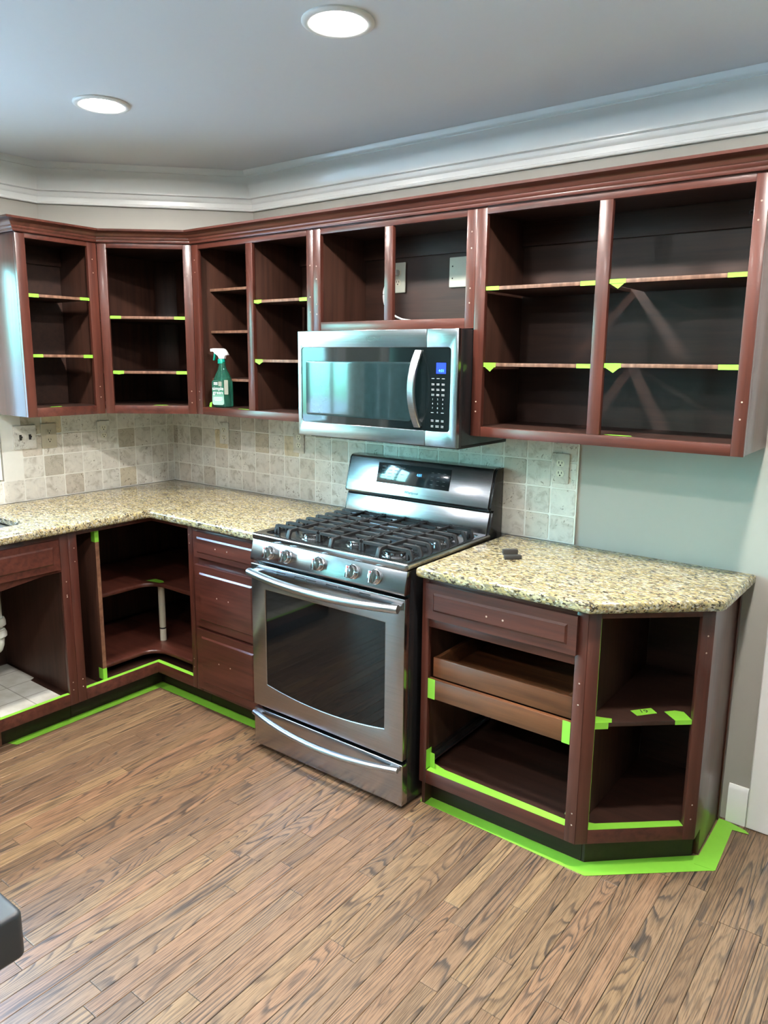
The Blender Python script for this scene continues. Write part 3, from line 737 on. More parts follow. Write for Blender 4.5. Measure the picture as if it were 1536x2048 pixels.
# -- drawer base
DB = thing('drawer_base_cabinet', 'dark base cabinet with three raised panel drawer fronts left of the range', 'cabinet', (1.14, -.3, 0), 'base cabinets without doors')
stile(DB, FK, .906, .946, ZF, ZC); stile(DB, FK, 1.328, 1.3665, ZF, ZC)
for a, b in ((ZF, .135), (.398, .425), (.698, .742), (.852, ZC)): rail(DB, FK, .9462, 1.3278, a, b)
hh = lambda z: ((1.085, z), (1.16, z))
front(DB, FK, .934, 1.340, .740, .856, h=hh(.797), m=.022); front(DB, FK, .934, 1.340, .419, .704, h=hh(.575)); front(DB, FK, .934, 1.340, .119, .405, h=hh(.27))
obj('side_panel', B(.9065, .92, .0195, .6, ZF, ZC, FK), 'in_z', DB, own=True); obj('side_panel', B(1.352, 1.366, .0195, .6, .001, ZC, FK), 'wood_z', DB, own=True)
obj('back_panel', B(.9205, 1.3515, .594, .6, ZF, ZC, FK), 'in_x', DB, own=True)
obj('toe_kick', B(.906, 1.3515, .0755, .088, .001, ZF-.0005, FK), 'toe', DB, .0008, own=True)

# -- base right of the range
RB = thing('base_cabinet', 'base cabinet right of the range with one drawer and a wooden pull-out tray', 'cabinet', (2.45, -.3, 0), 'base cabinets without doors')
stile(RB, FK, 2.155, 2.1835, ZF, ZC); stile(RB, FK, 2.7205, 2.7572, ZF, ZC)
for a, b in ((ZF, .148), (.696, .735), (.850, ZC)): rail(RB, FK, 2.1837, 2.7203, a, b)
front(RB, FK, 2.178, 2.728, .731, .857, h=((2.42, .79), (2.48, .79)), m=.030)
obj('side_panel', B(2.156, 2.169, .0195, .6, .001, ZC, FK), 'in_z', RB, own=True); obj('side_panel', B(2.7285, 2.7572, .0195, .6, ZF, ZC, FK), 'in_z', RB, own=True)
obj('back_panel', B(2.1695, 2.727, .594, .6, ZF, ZC, FK), 'in_x', RB, own=True)
obj('floor_panel', B(2.1695, 2.727, .0195, .5935, .132, .146, FK), 'in_x', RB, own=True)
obj('fixed_rail', B(2.1840, 2.7200, .001, .019, .431, .503, FK), 'drawer_wood', RB, .0015, own=True)
obj('tray_front', B(2.192, 2.712, .0205, .036, .506, .578, FK), 'drawer_wood', RB, .002, own=True)
for a in (2.194, 2.694): obj('tray_side', B(a, a+.016, .0365, .52, .5065, .578, FK), 'drawer_wood', RB, .002, own=True)
obj('tray_back', B(2.2105, 2.6935, .504, .52, .5065, .572, FK), 'drawer_wood', RB, .002, own=True)
obj('tray_bottom', B(2.2105, 2.6935, .0365, .5035, .512, .519, FK), 'drawer_wood', RB, own=True)
obj('drawer_slide', merge(B(2.1695, 2.176, .025, .52, .160, .200, FK), B(2.1762, 2.190, .03, .45, .168, .174, FK), B(2.1762, 2.181, .03, .45, .174, .190, FK)), 'slide', RB, weld=False, own=True)
obj('drawer_slide', merge(B(2.7205, 2.727, .025, .52, .160, .200, FK), B(2.706, 2.7203, .03, .45, .168, .174, FK)), 'slide', RB, weld=False, own=True)
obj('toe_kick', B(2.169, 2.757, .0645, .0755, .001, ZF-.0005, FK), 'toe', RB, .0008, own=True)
holes(RB, FK, [(2.74, .64), (2.74, .57), (2.742, .20), (2.743, .16)])

# -- angled end base
AP, AQ = (2.7577, -BF), (3.053, -.345)
FA = Fr(AP, (AQ[0]-AP[0], AQ[1]-AP[1])); AW = math.hypot(AQ[0]-AP[0], AQ[1]-AP[1])
AC = thing('angled_base_cabinet', 'angled open end base cabinet with one shelf, beside the doorway', 'cabinet', (2.9, -.25, 0), 'base cabinets without doors')
obj('stile', prism(bmesh.new(), [(0.0003, 0), (.040, 0), (.040, .019), (.0175, .019)], ZF, ZC, 'z', FA), 'wood_z', AC, .001, own=True); stile(AC, FA, .3555, AW, ZF, ZC)
rail(AC, FA, .0402, .3553, ZF, .146); rail(AC, FA, .0402, .3553, .852, ZC)
pa = lambda v, e=.004: [(2.7580, -.0095), (2.7580, FA(.02, v, 0).y), (FA(.018, v, 0).x, FA(.018, v, 0).y), (FA(AW-.016, v, 0).x, FA(AW-.016, v, 0).y), (3.0365, -.338), (3.0365, -.0095)]
obj('floor_panel', prism(bmesh.new(), pa(.0195), .132, .1455), 'in_x', AC, own=True)
sh = obj('shelf', prism(bmesh.new(), [(2.7580, -.0095), (2.7580, -.578), (FA(.041, .02, 0).x, FA(.041, .02, 0).y), (FA(.041, .006, 0).x, FA(.041, .006, 0).y), (FA(.3545, .006, 0).x, FA(.3545, .006, 0).y), (FA(.3545, .02, 0).x, FA(.3545, .02, 0).y), (3.0365, -.345), (3.0365, -.0095)], .497, .5105), 'edge_shelf', AC, .0008, own=True)
obj('side_panel', prism(bmesh.new(), [(-.006, .001), (-.006, ZC), (-.3445, ZC), (-.3445, ZF), (-.276, ZF), (-.276, .001)], 3.037, 3.053, 'x'), 'wood_z', AC, .0008, own=True)
obj('scribe_strip', B(3.0532, 3.0575, -.030, -.004, .001, ZC), 'wood_z', AC, .0008, own=True)
obj('back_panel', B(2.758, 3.0365, -.009, -.003, ZF, ZC), 'in_x', AC, own=True)
obj('toe_kick', prism(bmesh.new(), [(2.768, -.545), (3.0365, -.2918), (3.0365, -.275), (2.7585, -.536), (2.7585, -.545)], .001, ZF-.0005), 'toe', AC, own=True)
holes(AC, FA, [(.378, .79), (.377, .735), (.378, .22), (.377, .17)])

# ================================================================== countertops and sink
ZK = .9154
obj('countertop', slab([[(.0005, -.0098), (1.3675, -.0098), (1.3675, -.649), (.652, -.649), (.649, -.652), (.649, -2.12), (.0098, -2.12), (.0098, -.0098)][1:],
     rrect(.115, .480, -1.86, -1.135, .055, 8)[::-1]], ZC+.0006, ZK, .013, 'z', 4), 'granite', label='L-shaped speckled cream granite countertop running from the sink to the range', cat='countertop')
obj('countertop', slab([[(2.153, -.0098), (2.153, -.649), (2.772, -.649), (3.078, -.370), (3.083, -.355), (3.092, -.0015), (2.4475, -.0015), (2.4475, -.0098)]], ZC+.0006, ZK, .013, 'z', 4), 'granite',
    label='short granite countertop with a clipped corner right of the range', cat='countertop')
SK = thing('kitchen_sink', 'undermount stainless sink at the edge of the left countertop', 'sink', (.3, -1.5, .69))
ou, inn = rrect(.108, .487, -1.867, -1.128, .06, 8), rrect(.130, .465, -1.845, -1.150, .045, 8)
bm = bmesh.new()
lv = []
for lp, z in ((rrect(.104, .491, -1.871, -1.124, .06, 8), .8760), (rrect(.117, .478, -1.858, -1.137, .055, 8), .8760), (rrect(.120, .475, -1.855, -1.140, .055, 8), .868), (rrect(.130, .465, -1.845, -1.150, .05, 8), .715), (rrect(.155, .44, -1.82, -1.175, .04, 8), .700)):
    lv.append([bm.verts.new((p[0], p[1], z)) for p in lp])
for a, b in zip(lv, lv[1:]):
    for k in range(len(a)): bm.faces.new((a[k], a[(k+1) % len(a)], b[(k+1) % len(a)], b[k]))
bm.faces.new(lv[-1])
obj('basin', bm, 'sink', SK)
obj('drain', lathe(bmesh.new(), [(0, .7005), (.038, .7005), (.045, .704), (.045, .7012), (.048, .7012)], (.3, -1.5, 0), 24), 'chrome', SK)

# two dark felt blocks on the right counter
FBK = thing('felt_block', 'pair of small dark grey blocks lying on the right granite countertop', 'block', (2.345, -.33, ZK))
def rot_box(cx, cy, z0, l, w, h, ang): 
    F = Fr((cx, cy), (math.cos(ang), math.sin(ang))); return B(-l/2, l/2, -w/2, w/2, z0, z0+h, F)
obj('block', rot_box(2.322, -.292, ZK+.0003, .055, .020, .018, .75), 'felt', FBK, .002); obj('block', rot_box(2.362, -.348, ZK+.0003, .062, .022, .014, .72), 'felt', FBK, .002)

# ================================================================== gas range
X0, X1 = 1.3735, 2.1355; XM = (X0+X1)/2
RG = thing('gas_range', 'stainless steel gas range with five burners between the two countertops', 'range', (XM, -.36, 0))
obj('body', B(X0+.004, X1-.004, -.653, -.030, .012, .898), 'black_enamel', RG, .002)
for x in (X0+.05, X1-.05):
    for y in (-.60, -.09): obj('foot', lathe(bmesh.new(), [(0, .0005), (.02, .0005), (.02, .0115), (0, .0115)], (x, y, 0), 12), 'black_matte', RG)
# storage drawer
obj('storage_drawer', slab([rrect(X0, X1, .020, .182, .004, 2)], -.690, -.6535, .004, 'y'), 'steel_x', RG)
def bow(x0, x1, y0, ym, z0, zm, n=24):
    return [(x0+(x1-x0)*k/n, y0+(ym-y0)*(1-(2*k/n-1)**2), z0+(zm-z0)*(1-(2*k/n-1)**2)) for k in range(n+1)]
obj('drawer_handle', tube(bmesh.new(), bow(X0+.012, X1-.012, -.700, -.742, .166, .150), .014, 14, ry=.011), 'steel_smooth', RG)
obj('handle_mount', merge(B(X0+.012, X0+.05, -.700, -.6895, .158, .172), B(X1-.05, X1-.012, -.700, -.6895, .158, .172)), 'steel_smooth', RG, .002, weld=False)
# oven door
hole = [(1.452, .703), (2.052, .703), (2.052, .300)]+[(2.052-(.6)*k/16, .300-.026*(1-(2*k/16-1)**2)) for k in range(1, 16)]+[(1.452, .300)]
dr = obj('oven_door', slab([rrect(X0, X1, .197, .803, .004, 2), hole], -.690, -.6600, .003, 'y'), 'steel_x', RG)
obj('door_window', B(1.44, 2.064, -.686, -.664, .262, .715), 'oven_glass', dr, smooth=False)
obj('door_edge', B(X0+.002, X1-.002, -.6598, -.6535, .199, .801), 'black_matte', dr)
sl = bmesh.new()
for a, b in ((1.519, 1.567), (1.616, 1.668), (1.675, 1.727), (1.777, 1.829), (1.836, 1.888), (1.936, 1.986)):
    bx(sl, a, b, -.6908, -.6885, .7875, .7915); bx(sl, a, b, -.6908, -.6885, .7775, .7815)
obj('vent_slot', sl, 'dark_slot', dr, weld=False, kind='stuff')
obj('oven_handle', tube(bmesh.new(), bow(X0+.012, X1-.012, -.712, -.752, .772, .764), .0165, 16, ry=.0155), 'steel_smooth', dr)
obj('handle_mount', merge(B(X0+.014, X0+.055, -.716, -.6895, .762, .780), B(X1-.055, X1-.014, -.716, -.6895, .762, .780)), 'steel_smooth', dr, .003, weld=False)
# sloped control panel and knobs
obj('control_panel', prism(bmesh.new(), [(-.6535, .815), (-.690, .815), (-.694, .822), (-.676, .899), (-.6535, .899)], X0, X1, 'x'), 'steel_x', RG, .003)
for kx in (-.272, -.180, -.014, .150, .252):
    c = Vector((XM+kx, -.685, .860)); ax = Vector((0, -.972, .235)).normalized()
    k = obj('burner_knob', lathe(bmesh.new(), [(0, 0), (.0275, 0), (.0275, .006), (.0245, .008), (.0235, .020), (.0205, .024), (0, .024)], c, 28, ax), 'chrome', RG)
    g = bmesh.new(); rt = Vector((1, 0, 0)); u2 = ax.cross(rt).normalized()
    for sx, sz, d in [(a, b, d) for d in (.0235, .040) for a, b in ((-1, -1), (1, -1), (1, 1), (-1, 1))]:
        w = .0075 if d > .03 else .0095; g.verts.new(c+rt*sx*w+u2*sz*(.0215 if d > .03 else .022)+ax*d)
    g.verts.ensure_lookup_table(); v = g.verts
    for f in ((3, 2, 1, 0), (4, 5, 6, 7), (0, 1, 5, 4), (1, 2, 6, 5), (2, 3, 7, 6), (3, 0, 4, 7)): g.faces.new([v[i] for i in f])
    obj('grip', g, 'chrome', k, .002)
    obj('pointer', lathe(bmesh.new(), [(0, 0), (.0036, 0), (.0036, .0008), (0, .0008)], c+ax*.040-u2*.0165*(-1 if u2.z > 0 else 1), 10, ax), 'red_ink', k)
# cooktop
obj('cooktop_rim', slab([rrect(X0-.002, X1+.002, -.683, -.100, .012, 4), rrect(X0+.045, X1-.030, -.648, -.150, .014, 4)[::-1]], .8995, .9265, .008, 'z'), 'steel_x', RG)
obj('cooktop_tray', B(X0+.03, X1-.02, -.66, -.135, .9000, .9155), 'black_enamel', RG)
burn = [(1.592, -.545, .050, 1), (1.800, -.535, .034, 1), (2.008, -.555, .056, 1), (1.575, -.275, .036, 1), (2.030, -.300, .040, 1)]
for bx_, by_, r, _ in burn:
    h = obj('burner_head', lathe(bmesh.new(), [(0, .9157), (r+.012, .9157), (r+.012, .9175), (r*.96, .919), (r, .921), (r, .931), (r*.9, .934), (0, .934)], (bx_, by_, 0), 36), 'chrome', RG)
    n_ = 30; tb = bmesh.new()
    for k in range(n_):
        a = 2*math.pi*k/n_; F = Fr((bx_+math.cos(a)*(r+.0008), by_+math.sin(a)*(r+.0008)), (-math.sin(a), math.cos(a)))
        bx(tb, -.0012, .0012, -.001, .001, .923, .930, F)
    obj('flame_port', tb, 'black_matte', h, kind='stuff', weld=False)
    obj('burner_cap', lathe(bmesh.new(), [(0, .9342), (r*.86, .9342), (r*.86, .938), (r*.78, .9405), (r*.3, .9410), (r*.25, .944), (0, .944)], (bx_, by_, 0), 32), 'iron', h)
# cast iron grates: three sections
def grate(xa, xb, xc, ends):
    bm = bmesh.new(); z0, z1 = .945, .957; hb = .0052
    ya, yb = -.640, -.175
    def bar(x0, y0, x1, y1, zt=z1): bx(bm, min(x0, x1)-(hb if x0 == x1 else 0), max(x0, x1)+(hb if x0 == x1 else 0), min(y0, y1)-(hb if y0 == y1 else 0), max(y0, y1)+(hb if y0 == y1 else 0), z0, zt)
    bar(xc, ya, xc, yb)
    ys = [-.600, -.540, -.480, -.420, -.360, -.300, -.240, -.185]
    for j, y in enumerate(ys):
        gap = .0
        if j in (1,) : gap = .030
        if j in (6,): gap = .026
        l = (xa, xc-gap); r_ = (xc+gap, xb)
        for (p, q) in (l, r_):
            if q-p > .02: bar(p, y, q, y)
        for s, xe in ((-1, xa), (1, xb)):
            if s in ends:
                prism(bm, [(xe+s*.000, z1), (xe+s*.014, z1-.003), (xe+s*.023, .928), (xe+s*.023, .9162), (xe+s*.012, .9162), (xe+s*.010, .930), (xe, z0)], y-hb, y+hb, 'y')
            else: bx(bm, xe-hb, xe+hb, y-hb, y+hb, z1-.002, z1+.003)
    for s, ye in ((-1, ya), (1, yb)):
        prism(bm, [(ye, z1+.002), (ye+s*.012, z1-.002), (ye+s*.022, .927), (ye+s*.022, .9162), (ye+s*.009, .9162), (ye+s*.007, .934), (ye, z0)], xc-.008, xc+.008, 'x')
    for y in (-.60, -.185):
        for xe in (xa, xb): bx(bm, xe-hb, xe+hb, y-hb, y+hb, .9162, z0+.001)
    if -1 not in ends: bar(xa, ys[0], xa, ys[-1])
    if 1 not in ends: bar(xb, ys[0], xb, ys[-1])
    return obj('grate', bm, 'iron', RG, .0012, 1, weld=False, own=True)
grate(1.445, 1.655, 1.552, (-1,)); grate(1.668, 1.868, 1.770, ()); grate(1.881, 2.082, 1.992, (1,))
# backguard
bg_ = prism(bmesh.new(), [(-.012, .905), (-.118, .905), (-.119, .927), (-.094, 1.010), (-.084, 1.014), (-.084, 1.020), (-.108, 1.022), (-.112, 1.030), (-.074, 1.174), (-.066, 1.184), (-.050, 1.188), (-.012, 1.188)], X0+.014, X1-.014, 'x')
obj('backguard', bg_, 'steel_x', RG, .002)
for a, b in ((X0+.004, X0+.0138), (X1-.0138, X1-.002)):
    obj('backguard_end', prism(bmesh.new(), [(-.010, .9), (-.112, .905), (-.113, .925), (-.088, 1.010), (-.080, 1.017), (-.103, 1.022), (-.106, 1.031), (-.069, 1.172), (-.060, 1.182), (-.048, 1.186), (-.010, 1.186)], a, b, 'x'), 'black_enamel', RG, .0015)
obj('backguard_gap', B(X0+.015, X1-.015, -.0965, -.0838, 1.0142, 1.0195), 'dark_slot', RG)
sa = math.atan2(.038, .144)      # lean of the backguard face
def bgp(z, off=0): return -.112+(z-1.030)*.038/.144-off
tl = -sa
p0, p1 = 1.078, 1.164
pm = bmesh.new()
A = [(1.552, bgp(p0, .0004), p0), (1.930, bgp(p0, .0004), p0), (1.930, bgp(p1, .0004), p1), (1.552, bgp(p1, .0004), p1)]
Bk = [(x, y-.0022, z) for x, y, z in A]
vA = [pm.verts.new(q) for q in A]; vB = [pm.verts.new(q) for q in Bk]
pm.faces.new(vA[::-1]); pm.faces.new(vB)
for i in range(4): pm.faces.new((vA[i], vA[(i+1) % 4], vB[(i+1) % 4], vB[i]))
cpn = obj('control_display', pm, 'range_panel', RG, .0006)
def lean(x, z, o): return Matrix.Translation((x, bgp(z, o), z)) @ Matrix.Rotation(math.radians(90)-sa, 4, 'X')
obj('clock_digits', text_bm('4:01', .016, lean(1.775, 1.122, .0032), .0003), 'digits', cpn, smooth=False)
q = bmesh.new()
for r_ in range(5):
    for c_ in range(4):
        z = 1.148-r_*.014; x = 1.575+c_*.034
        if r_ in (0, 2, 4) or c_ < 3: bx(q, x, x+.020, bgp(z, .0031), bgp(z, .0027), z, z+.0018)
for r_ in range(4):
    for c_ in range(3):
        z = 1.143-r_*.016; x = 1.835+c_*.03; bx(q, x, x+.012, bgp(z, .0031), bgp(z, .0027), z, z+.0018)
obj('button_print', q, 'grey_ink', cpn, kind='stuff', weld=False, smooth=False)
obj('logo', text_bm('Whirlpool', .017, lean(1.745, 1.045, .0006), .0005), 'logo_metal', RG, smooth=False)

# ================================================================== microwave over the range
mx0, mx1, mz0, mz1, my = 1.4095, 2.1685, 1.3035, 1.7185, -.4415
MW = thing('microwave', 'stainless over-the-range microwave mounted under the short wall cabinet', 'microwave', (1.79, -.22, 1.30))
obj('body', B(mx0+.004, 2.1612, my+.040, -.010, mz0+.004, mz1-.0005), 'black_enamel', MW, .002)
obj('front_bezel', B(mx0+.002, mx1-.002, my+.0225, my+.0398, mz0+.001, mz1-.001), 'black_matte', MW, .001)
sm = 2.0365
gx0, gx1, gz0, gz1, gr = 1.431, 2.139, 1.359, 1.654, .012
def c_plate(xa, xb, side):
    """steel frame half, open on one side where the dark glass runs through"""
    if side < 0:
        arc = rrect(gx0, gx1, gz0, gz1, gr, 5)
        lft = [p for p in arc if p[0] < gx0+gr+1e-6]
        lo = [p for p in lft if p[1] < 1.5]; up = [p for p in lft if p[1] > 1.5]
        return [(xb, mz0), (xb, gz0)]+sorted(lo, key=lambda p: -p[0]*1+p[1]*-0 if False else -p[0])+sorted(up, key=lambda p: p[0])+[(xb, gz1), (xb, mz1), (xa, mz1), (xa, mz0)]
    arc = rrect(gx0, gx1, gz0, gz1, gr, 5)
    rgt = [p for p in arc if p[0] > gx1-gr-1e-6]; lo = sorted([p for p in rgt if p[1] < 1.5], key=lambda p: p[0]); up = sorted([p for p in rgt if p[1] > 1.5], key=lambda p: -p[0])
    return [(xa, gz0)]+lo+up+[(xa, gz1), (xa, mz1), (xb, mz1), (xb, mz0), (xa, mz0)]
md = obj('door', slab([c_plate(mx0, sm-.0008, -1)], my, my+.022, .0022, 'y', 2), 'steel_x', MW)
mc = obj('control_panel', slab([c_plate(sm+.0008, mx1, 1)], my, my+.022, .0022, 'y', 2), 'steel_x', MW)
obj('door_glass', B(gx0-.004, sm-.0006, my+.0022, my+.018, gz0-.004, gz1+.004), 'mw_glass', md, smooth=False)
obj('window_screen', slab([rrect(1.452, 1.972, 1.388, 1.602, .010, 4)], my+.0012, my+.0021, .0003, 'y', 1), 'mw_screen', md)
obj('control_glass', B(sm+.0006, gx1+.004, my+.0022, my+.018, gz0-.004, gz1+.004), 'mw_glass', mc, smooth=False)
n_ = 20; path = [(2.004, my-.002-.046*(1-(2*k/n_-1)**2), 1.372+.270*k/n_) for k in range(n_+1)]
hb_ = bmesh.new(); rings = []
for k, p in enumerate(path):
    a = Vector(path[max(0, k-1)]); b = Vector(path[min(n_, k+1)]); t = (b-a).normalized(); nn = Vector((0, -t.z, t.y)); nn = nn if nn.y < 0 else -nn
    c = Vector(p); w, d = .0145, .006
    rings.append([hb_.verts.new(c+Vector((sx*w*kx, 0, 0))+nn*d*ky) for sx, kx, ky in ((-1, 1, -1), (1, 1, -1), (1, 1, .5), (1, .8, 1), (-1, .8, 1), (-1, 1, .5))])
for r0, r1 in zip(rings, rings[1:]):
    for k in range(6): hb_.faces.new((r0[k], r0[(k+1) % 6], r1[(k+1) % 6], r1[k]))
hb_.faces.new(rings[0][::-1]); hb_.faces.new(rings[-1])
obj('handle', hb_, 'steel_smooth', md)
obj('handle_mount', merge(B(1.992, 2.016, my-.006, my+.0021, 1.374, 1.388), B(1.992, 2.016, my-.006, my+.0021, 1.626, 1.640)), 'steel_smooth', md, .001, weld=False)
dsp = obj('display', B(2.079, 2.119, my+.0010, my+.0021, 1.563, 1.601), 'display', mc, smooth=False)
obj('display_digits', text_bm('4:01', .014, face_mw(2.101, my+.0008, 1.569), .0002), 'digits', mc, smooth=False)
ink = []
for r_, row in enumerate((('1', '2', '3'), ('4', '5', '6'), ('7', '8', '9'), ('', '0', ''))):
    for c_, ch in enumerate(row):
        if ch: ink.append(text_bm(ch, .0085, face_mw(2.066+.0215*c_, my+.0016, 1.470-.0155*r_), .0002))
q = bmesh.new()
for r_ in range(4):
    for c_ in range(3):
        z = 1.545-.0185*r_
        for dz in ((0, -.004) if r_ else (0,)): bx(q, 2.060+.0215*c_, 2.072+.0215*c_, my+.0014, my+.0018, z+dz, z+dz+.0016)
for c_ in (0, 2): bx(q, 2.060+.0215*c_, 2.071+.0215*c_, my+.0014, my+.0018, 1.4245, 1.4262)
for r_ in range(2):
    for c_ in range(3):
        z = 1.398-.020*r_; w = .0105 if c_ != 1 else .014
        bx(q, 2.066+.0215*c_-w/2, 2.066+.0215*c_+w/2, my+.0014, my+.0018, z, z+.0016); bx(q, 2.066+.0215*c_-w/2, 2.066+.0215*c_+w/2, my+.0014, my+.0018, z-.0045, z-.003)
ink.append(q)
obj('button_print', merge(*ink), 'white_ink', mc, kind='stuff', weld=False, smooth=False)
obj('logo', merge(text_bm('Whirlpool', .017, face_mw(1.800, my-.0002, 1.6815), .0005), tube(bmesh.new(), [(1.800-.018+.022*math.cos(a)*.9, my-.0004, 1.686+.009*math.sin(a)) for a in [math.pi*(.9+1.35*k/14) for k in range(15)]], .0009, 6)), 'logo_metal', md, smooth=False, weld=False)
obj('underside_panel', B(mx0+.02, 2.15, my+.05, -.03, mz0-.010, mz0+.0038), 'black_matte', MW, .004)
obj('filter_grille', merge(*[B(1.47+.012*k, 1.476+.012*k, -.30, -.12, mz0-.0125, mz0-.0101) for k in range(52)]), 'black_enamel', MW, kind='stuff', weld=False, smooth=False)

# ================================================================== outlets and plates
def receptacle(P, c, face, mat, lab=None, w=.0165):
    """round-cornered receptacle face with two slots and a ground hole; face = outward unit vector"""
    f = Vector(face); rt = Vector((0, 0, 1)).cross(f).normalized() if abs(f.z) < .5 else Vector((1, 0, 0))
    F3 = lambda a, d, z: Vector(c)+rt*a+f*d+Vector((0, 0, z))
    bm = bmesh.new(); pts = [(w*math.cos(t), max(-.0125, min(.0125, w*.95*math.sin(t)))) for t in [2*math.pi*k/24 for k in range(24)]]
    A = [bm.verts.new(F3(a, 0, z)) for a, z in pts]; C = [bm.verts.new(F3(a, .0016, z)) for a, z in pts]
    bm.faces.new(A); bm.faces.new(C)
    for i in range(24): bm.faces.new((A[i], A[(i+1) % 24], C[(i+1) % 24], C[i]))
    o = obj('receptacle', bm, mat, P)
    s = bmesh.new()
    for a, z, ww, hh_ in ((-.0062, .003, .0013, .0045), (.0062, .003, .0013, .0038), (0, -.0075, .0028, .0024)):
        vs = [s.verts.new(F3(a+x*ww, d, z+y*hh_)) for d in (.0010, .0019) for x, y in ((-1, -1), (1, -1), (1, 1), (-1, 1))]
        for fc in ((3, 2, 1, 0), (4, 5, 6, 7), (0, 1, 5, 4), (1, 2, 6, 5), (2, 3, 7, 6), (3, 0, 4, 7)): s.faces.new([vs[i] for i in fc])
    obj('slot', s, 'dark_slot', o, kind='stuff', weld=False, smooth=False)
def outlet(name, label, wall, a, z, w, h, mat, rec='ivory', base=.0098, kind='duplex', cat='outlet'):
    f = (0, -1, 0) if wall == 'back' else (1, 0, 0)
    loc = (a, -base, z-h/2) if wall == 'back' else (base, a, z-h/2)
    T = thing(name, label, cat, loc)
    if wall == 'back': bm = slab([rrect(a-w/2, a+w/2, z-h/2, z+h/2, .004, 3)], -base-.0065, -base, .002, 'y')
    else: bm = slab([rrect(a-w/2, a+w/2, z-h/2, z+h/2, .004, 3)], base, base+.0065, .002, 'x')
    pl = obj('wall_plate', bm, mat, T)
    P = lambda da, d, dz: Vector((a+da, -base-.0065-d, z+dz)) if wall == 'back' else Vector((base+.0065+d, a+da, z+dz))
    if kind == 'duplex':
        for dz in (.0195, -.0195): receptacle(T, P(0, -.0008, dz), f, rec)
        obj('screw', lathe(bmesh.new(), [(0, 0), (.003, 0), (.0025, .0012), (0, .0012)], P(0, -.0004, 0), 10, Vector(f)), rec, T)
    elif kind == 'gfci':
        if wall == 'left': obj('receptacle_frame', slab([rrect(a-.0165, a+.0165, z-.033, z+.033, .003, 3)], base+.0060, base+.0085, .0008, 'x'), rec, T)
        for dz in (.021, -.021): receptacle(T, P(0, .0015, dz), f, rec, w=.013)
    elif kind == 'switch':
        for da in (-.023, .023):
            b = B(base+.0060, base+.0072, a+da-.006, a+da+.006, z-.013, z+.013); obj('toggle_slot', b, 'felt', T, smooth=False)
            obj('toggle', prism(bmesh.new(), [(base+.007, z-.006), (base+.018, z+.001), (base+.018, z+.006), (base+.007, z+.006)], a+da-.0045, a+da+.0045, 'y', Fr((0, 0), (1, 0))), 'felt', T)
    return T
outlet('light_switch', 'square stone switch plate with two dark toggles next to the window', 'left', -.872, 1.225, .112, .114, 'travertine', kind='switch', cat='switch')
outlet('wall_outlet', 'beige plastic outlet under the narrow wall cabinet on the sink wall', 'left', -.752, 1.224, .078, .122, 'beige', 'beige', kind='gfci')
outlet('wall_outlet', 'stone-plated outlet on the sink wall toward the corner', 'left', -.453, 1.224, .072, .114, 'travertine', 'ivory')
outlet('wall_outlet', 'stone-plated outlet on the range wall below the spray bottle cabinet', 'back', .452, 1.213, .072, .116, 'travertine', 'ivory')
outlet('wall_outlet', 'stone-plated outlet partly hidden behind the lower corner of the microwave', 'back', 1.000, 1.210, .074, .118, 'travertine', 'ivory')
outlet('wall_outlet', 'stone-plated outlet at the end of the tile right of the range', 'back', 2.378, 1.207, .072, .117, 'travertine', 'ivory')
PO = outlet('wall_outlet', 'cream outlet inside the short cabinet above the microwave', 'back', 1.594, 1.953, .078, .124, 'cream_card', 'ivory', base=.0096)
BP = thing('blank_plate', 'blank cream cover plate with two screws inside the short cabinet above the microwave', 'cover plate', (1.905, -.0096, 1.90))
obj('plate', slab([rrect(1.853, 1.958, 1.901, 2.018, .003, 3)], -.0160, -.0096, .0015, 'y'), 'cream_card', BP)
for z in (1.936, 1.983): obj('screw', lathe(bmesh.new(), [(0, 0), (.0032, 0), (.0026, .0012), (0, .0012)], (1.868, -.0159, z), 10, Vector((0, -1, 0))), 'dark_slot', BP)
PC = thing('power_cord', 'white microwave power cord plugged in inside the short cabinet', 'cord', (1.60, -.06, 1.76))
obj('plug', B(1.582, 1.606, -.045, -.0182, 1.961, 1.985), 'white_plastic', PC, .005)
def spline(pts, n=8):
    out = []; P = [Vector(p) for p in pts]
    for i in range(len(P)-1):
        a, b, c, d = P[max(0, i-1)], P[i], P[i+1], P[min(len(P)-1, i+2)]
        for k in range(n):
            t = k/n; out.append(.5*((2*b)+(c-a)*t+(2*a-5*b+4*c-d)*t*t+(3*b-a-3*c+d)*t*t*t))
    return out+[P[-1]]
obj('cable', tube(bmesh.new(), spline([(1.594, -.040, 1.968), (1.580, -.056, 1.950), (1.562, -.06, 1.92), (1.552, -.06, 1.885), (1.560, -.06, 1.84), (1.588, -.06, 1.808), (1.647, -.065, 1.780), (1.72, -.07, 1.769), (1.80, -.09, 1.7632), (1.86, -.16, 1.7632)]), .0038, 8), 'white_plastic', PC)

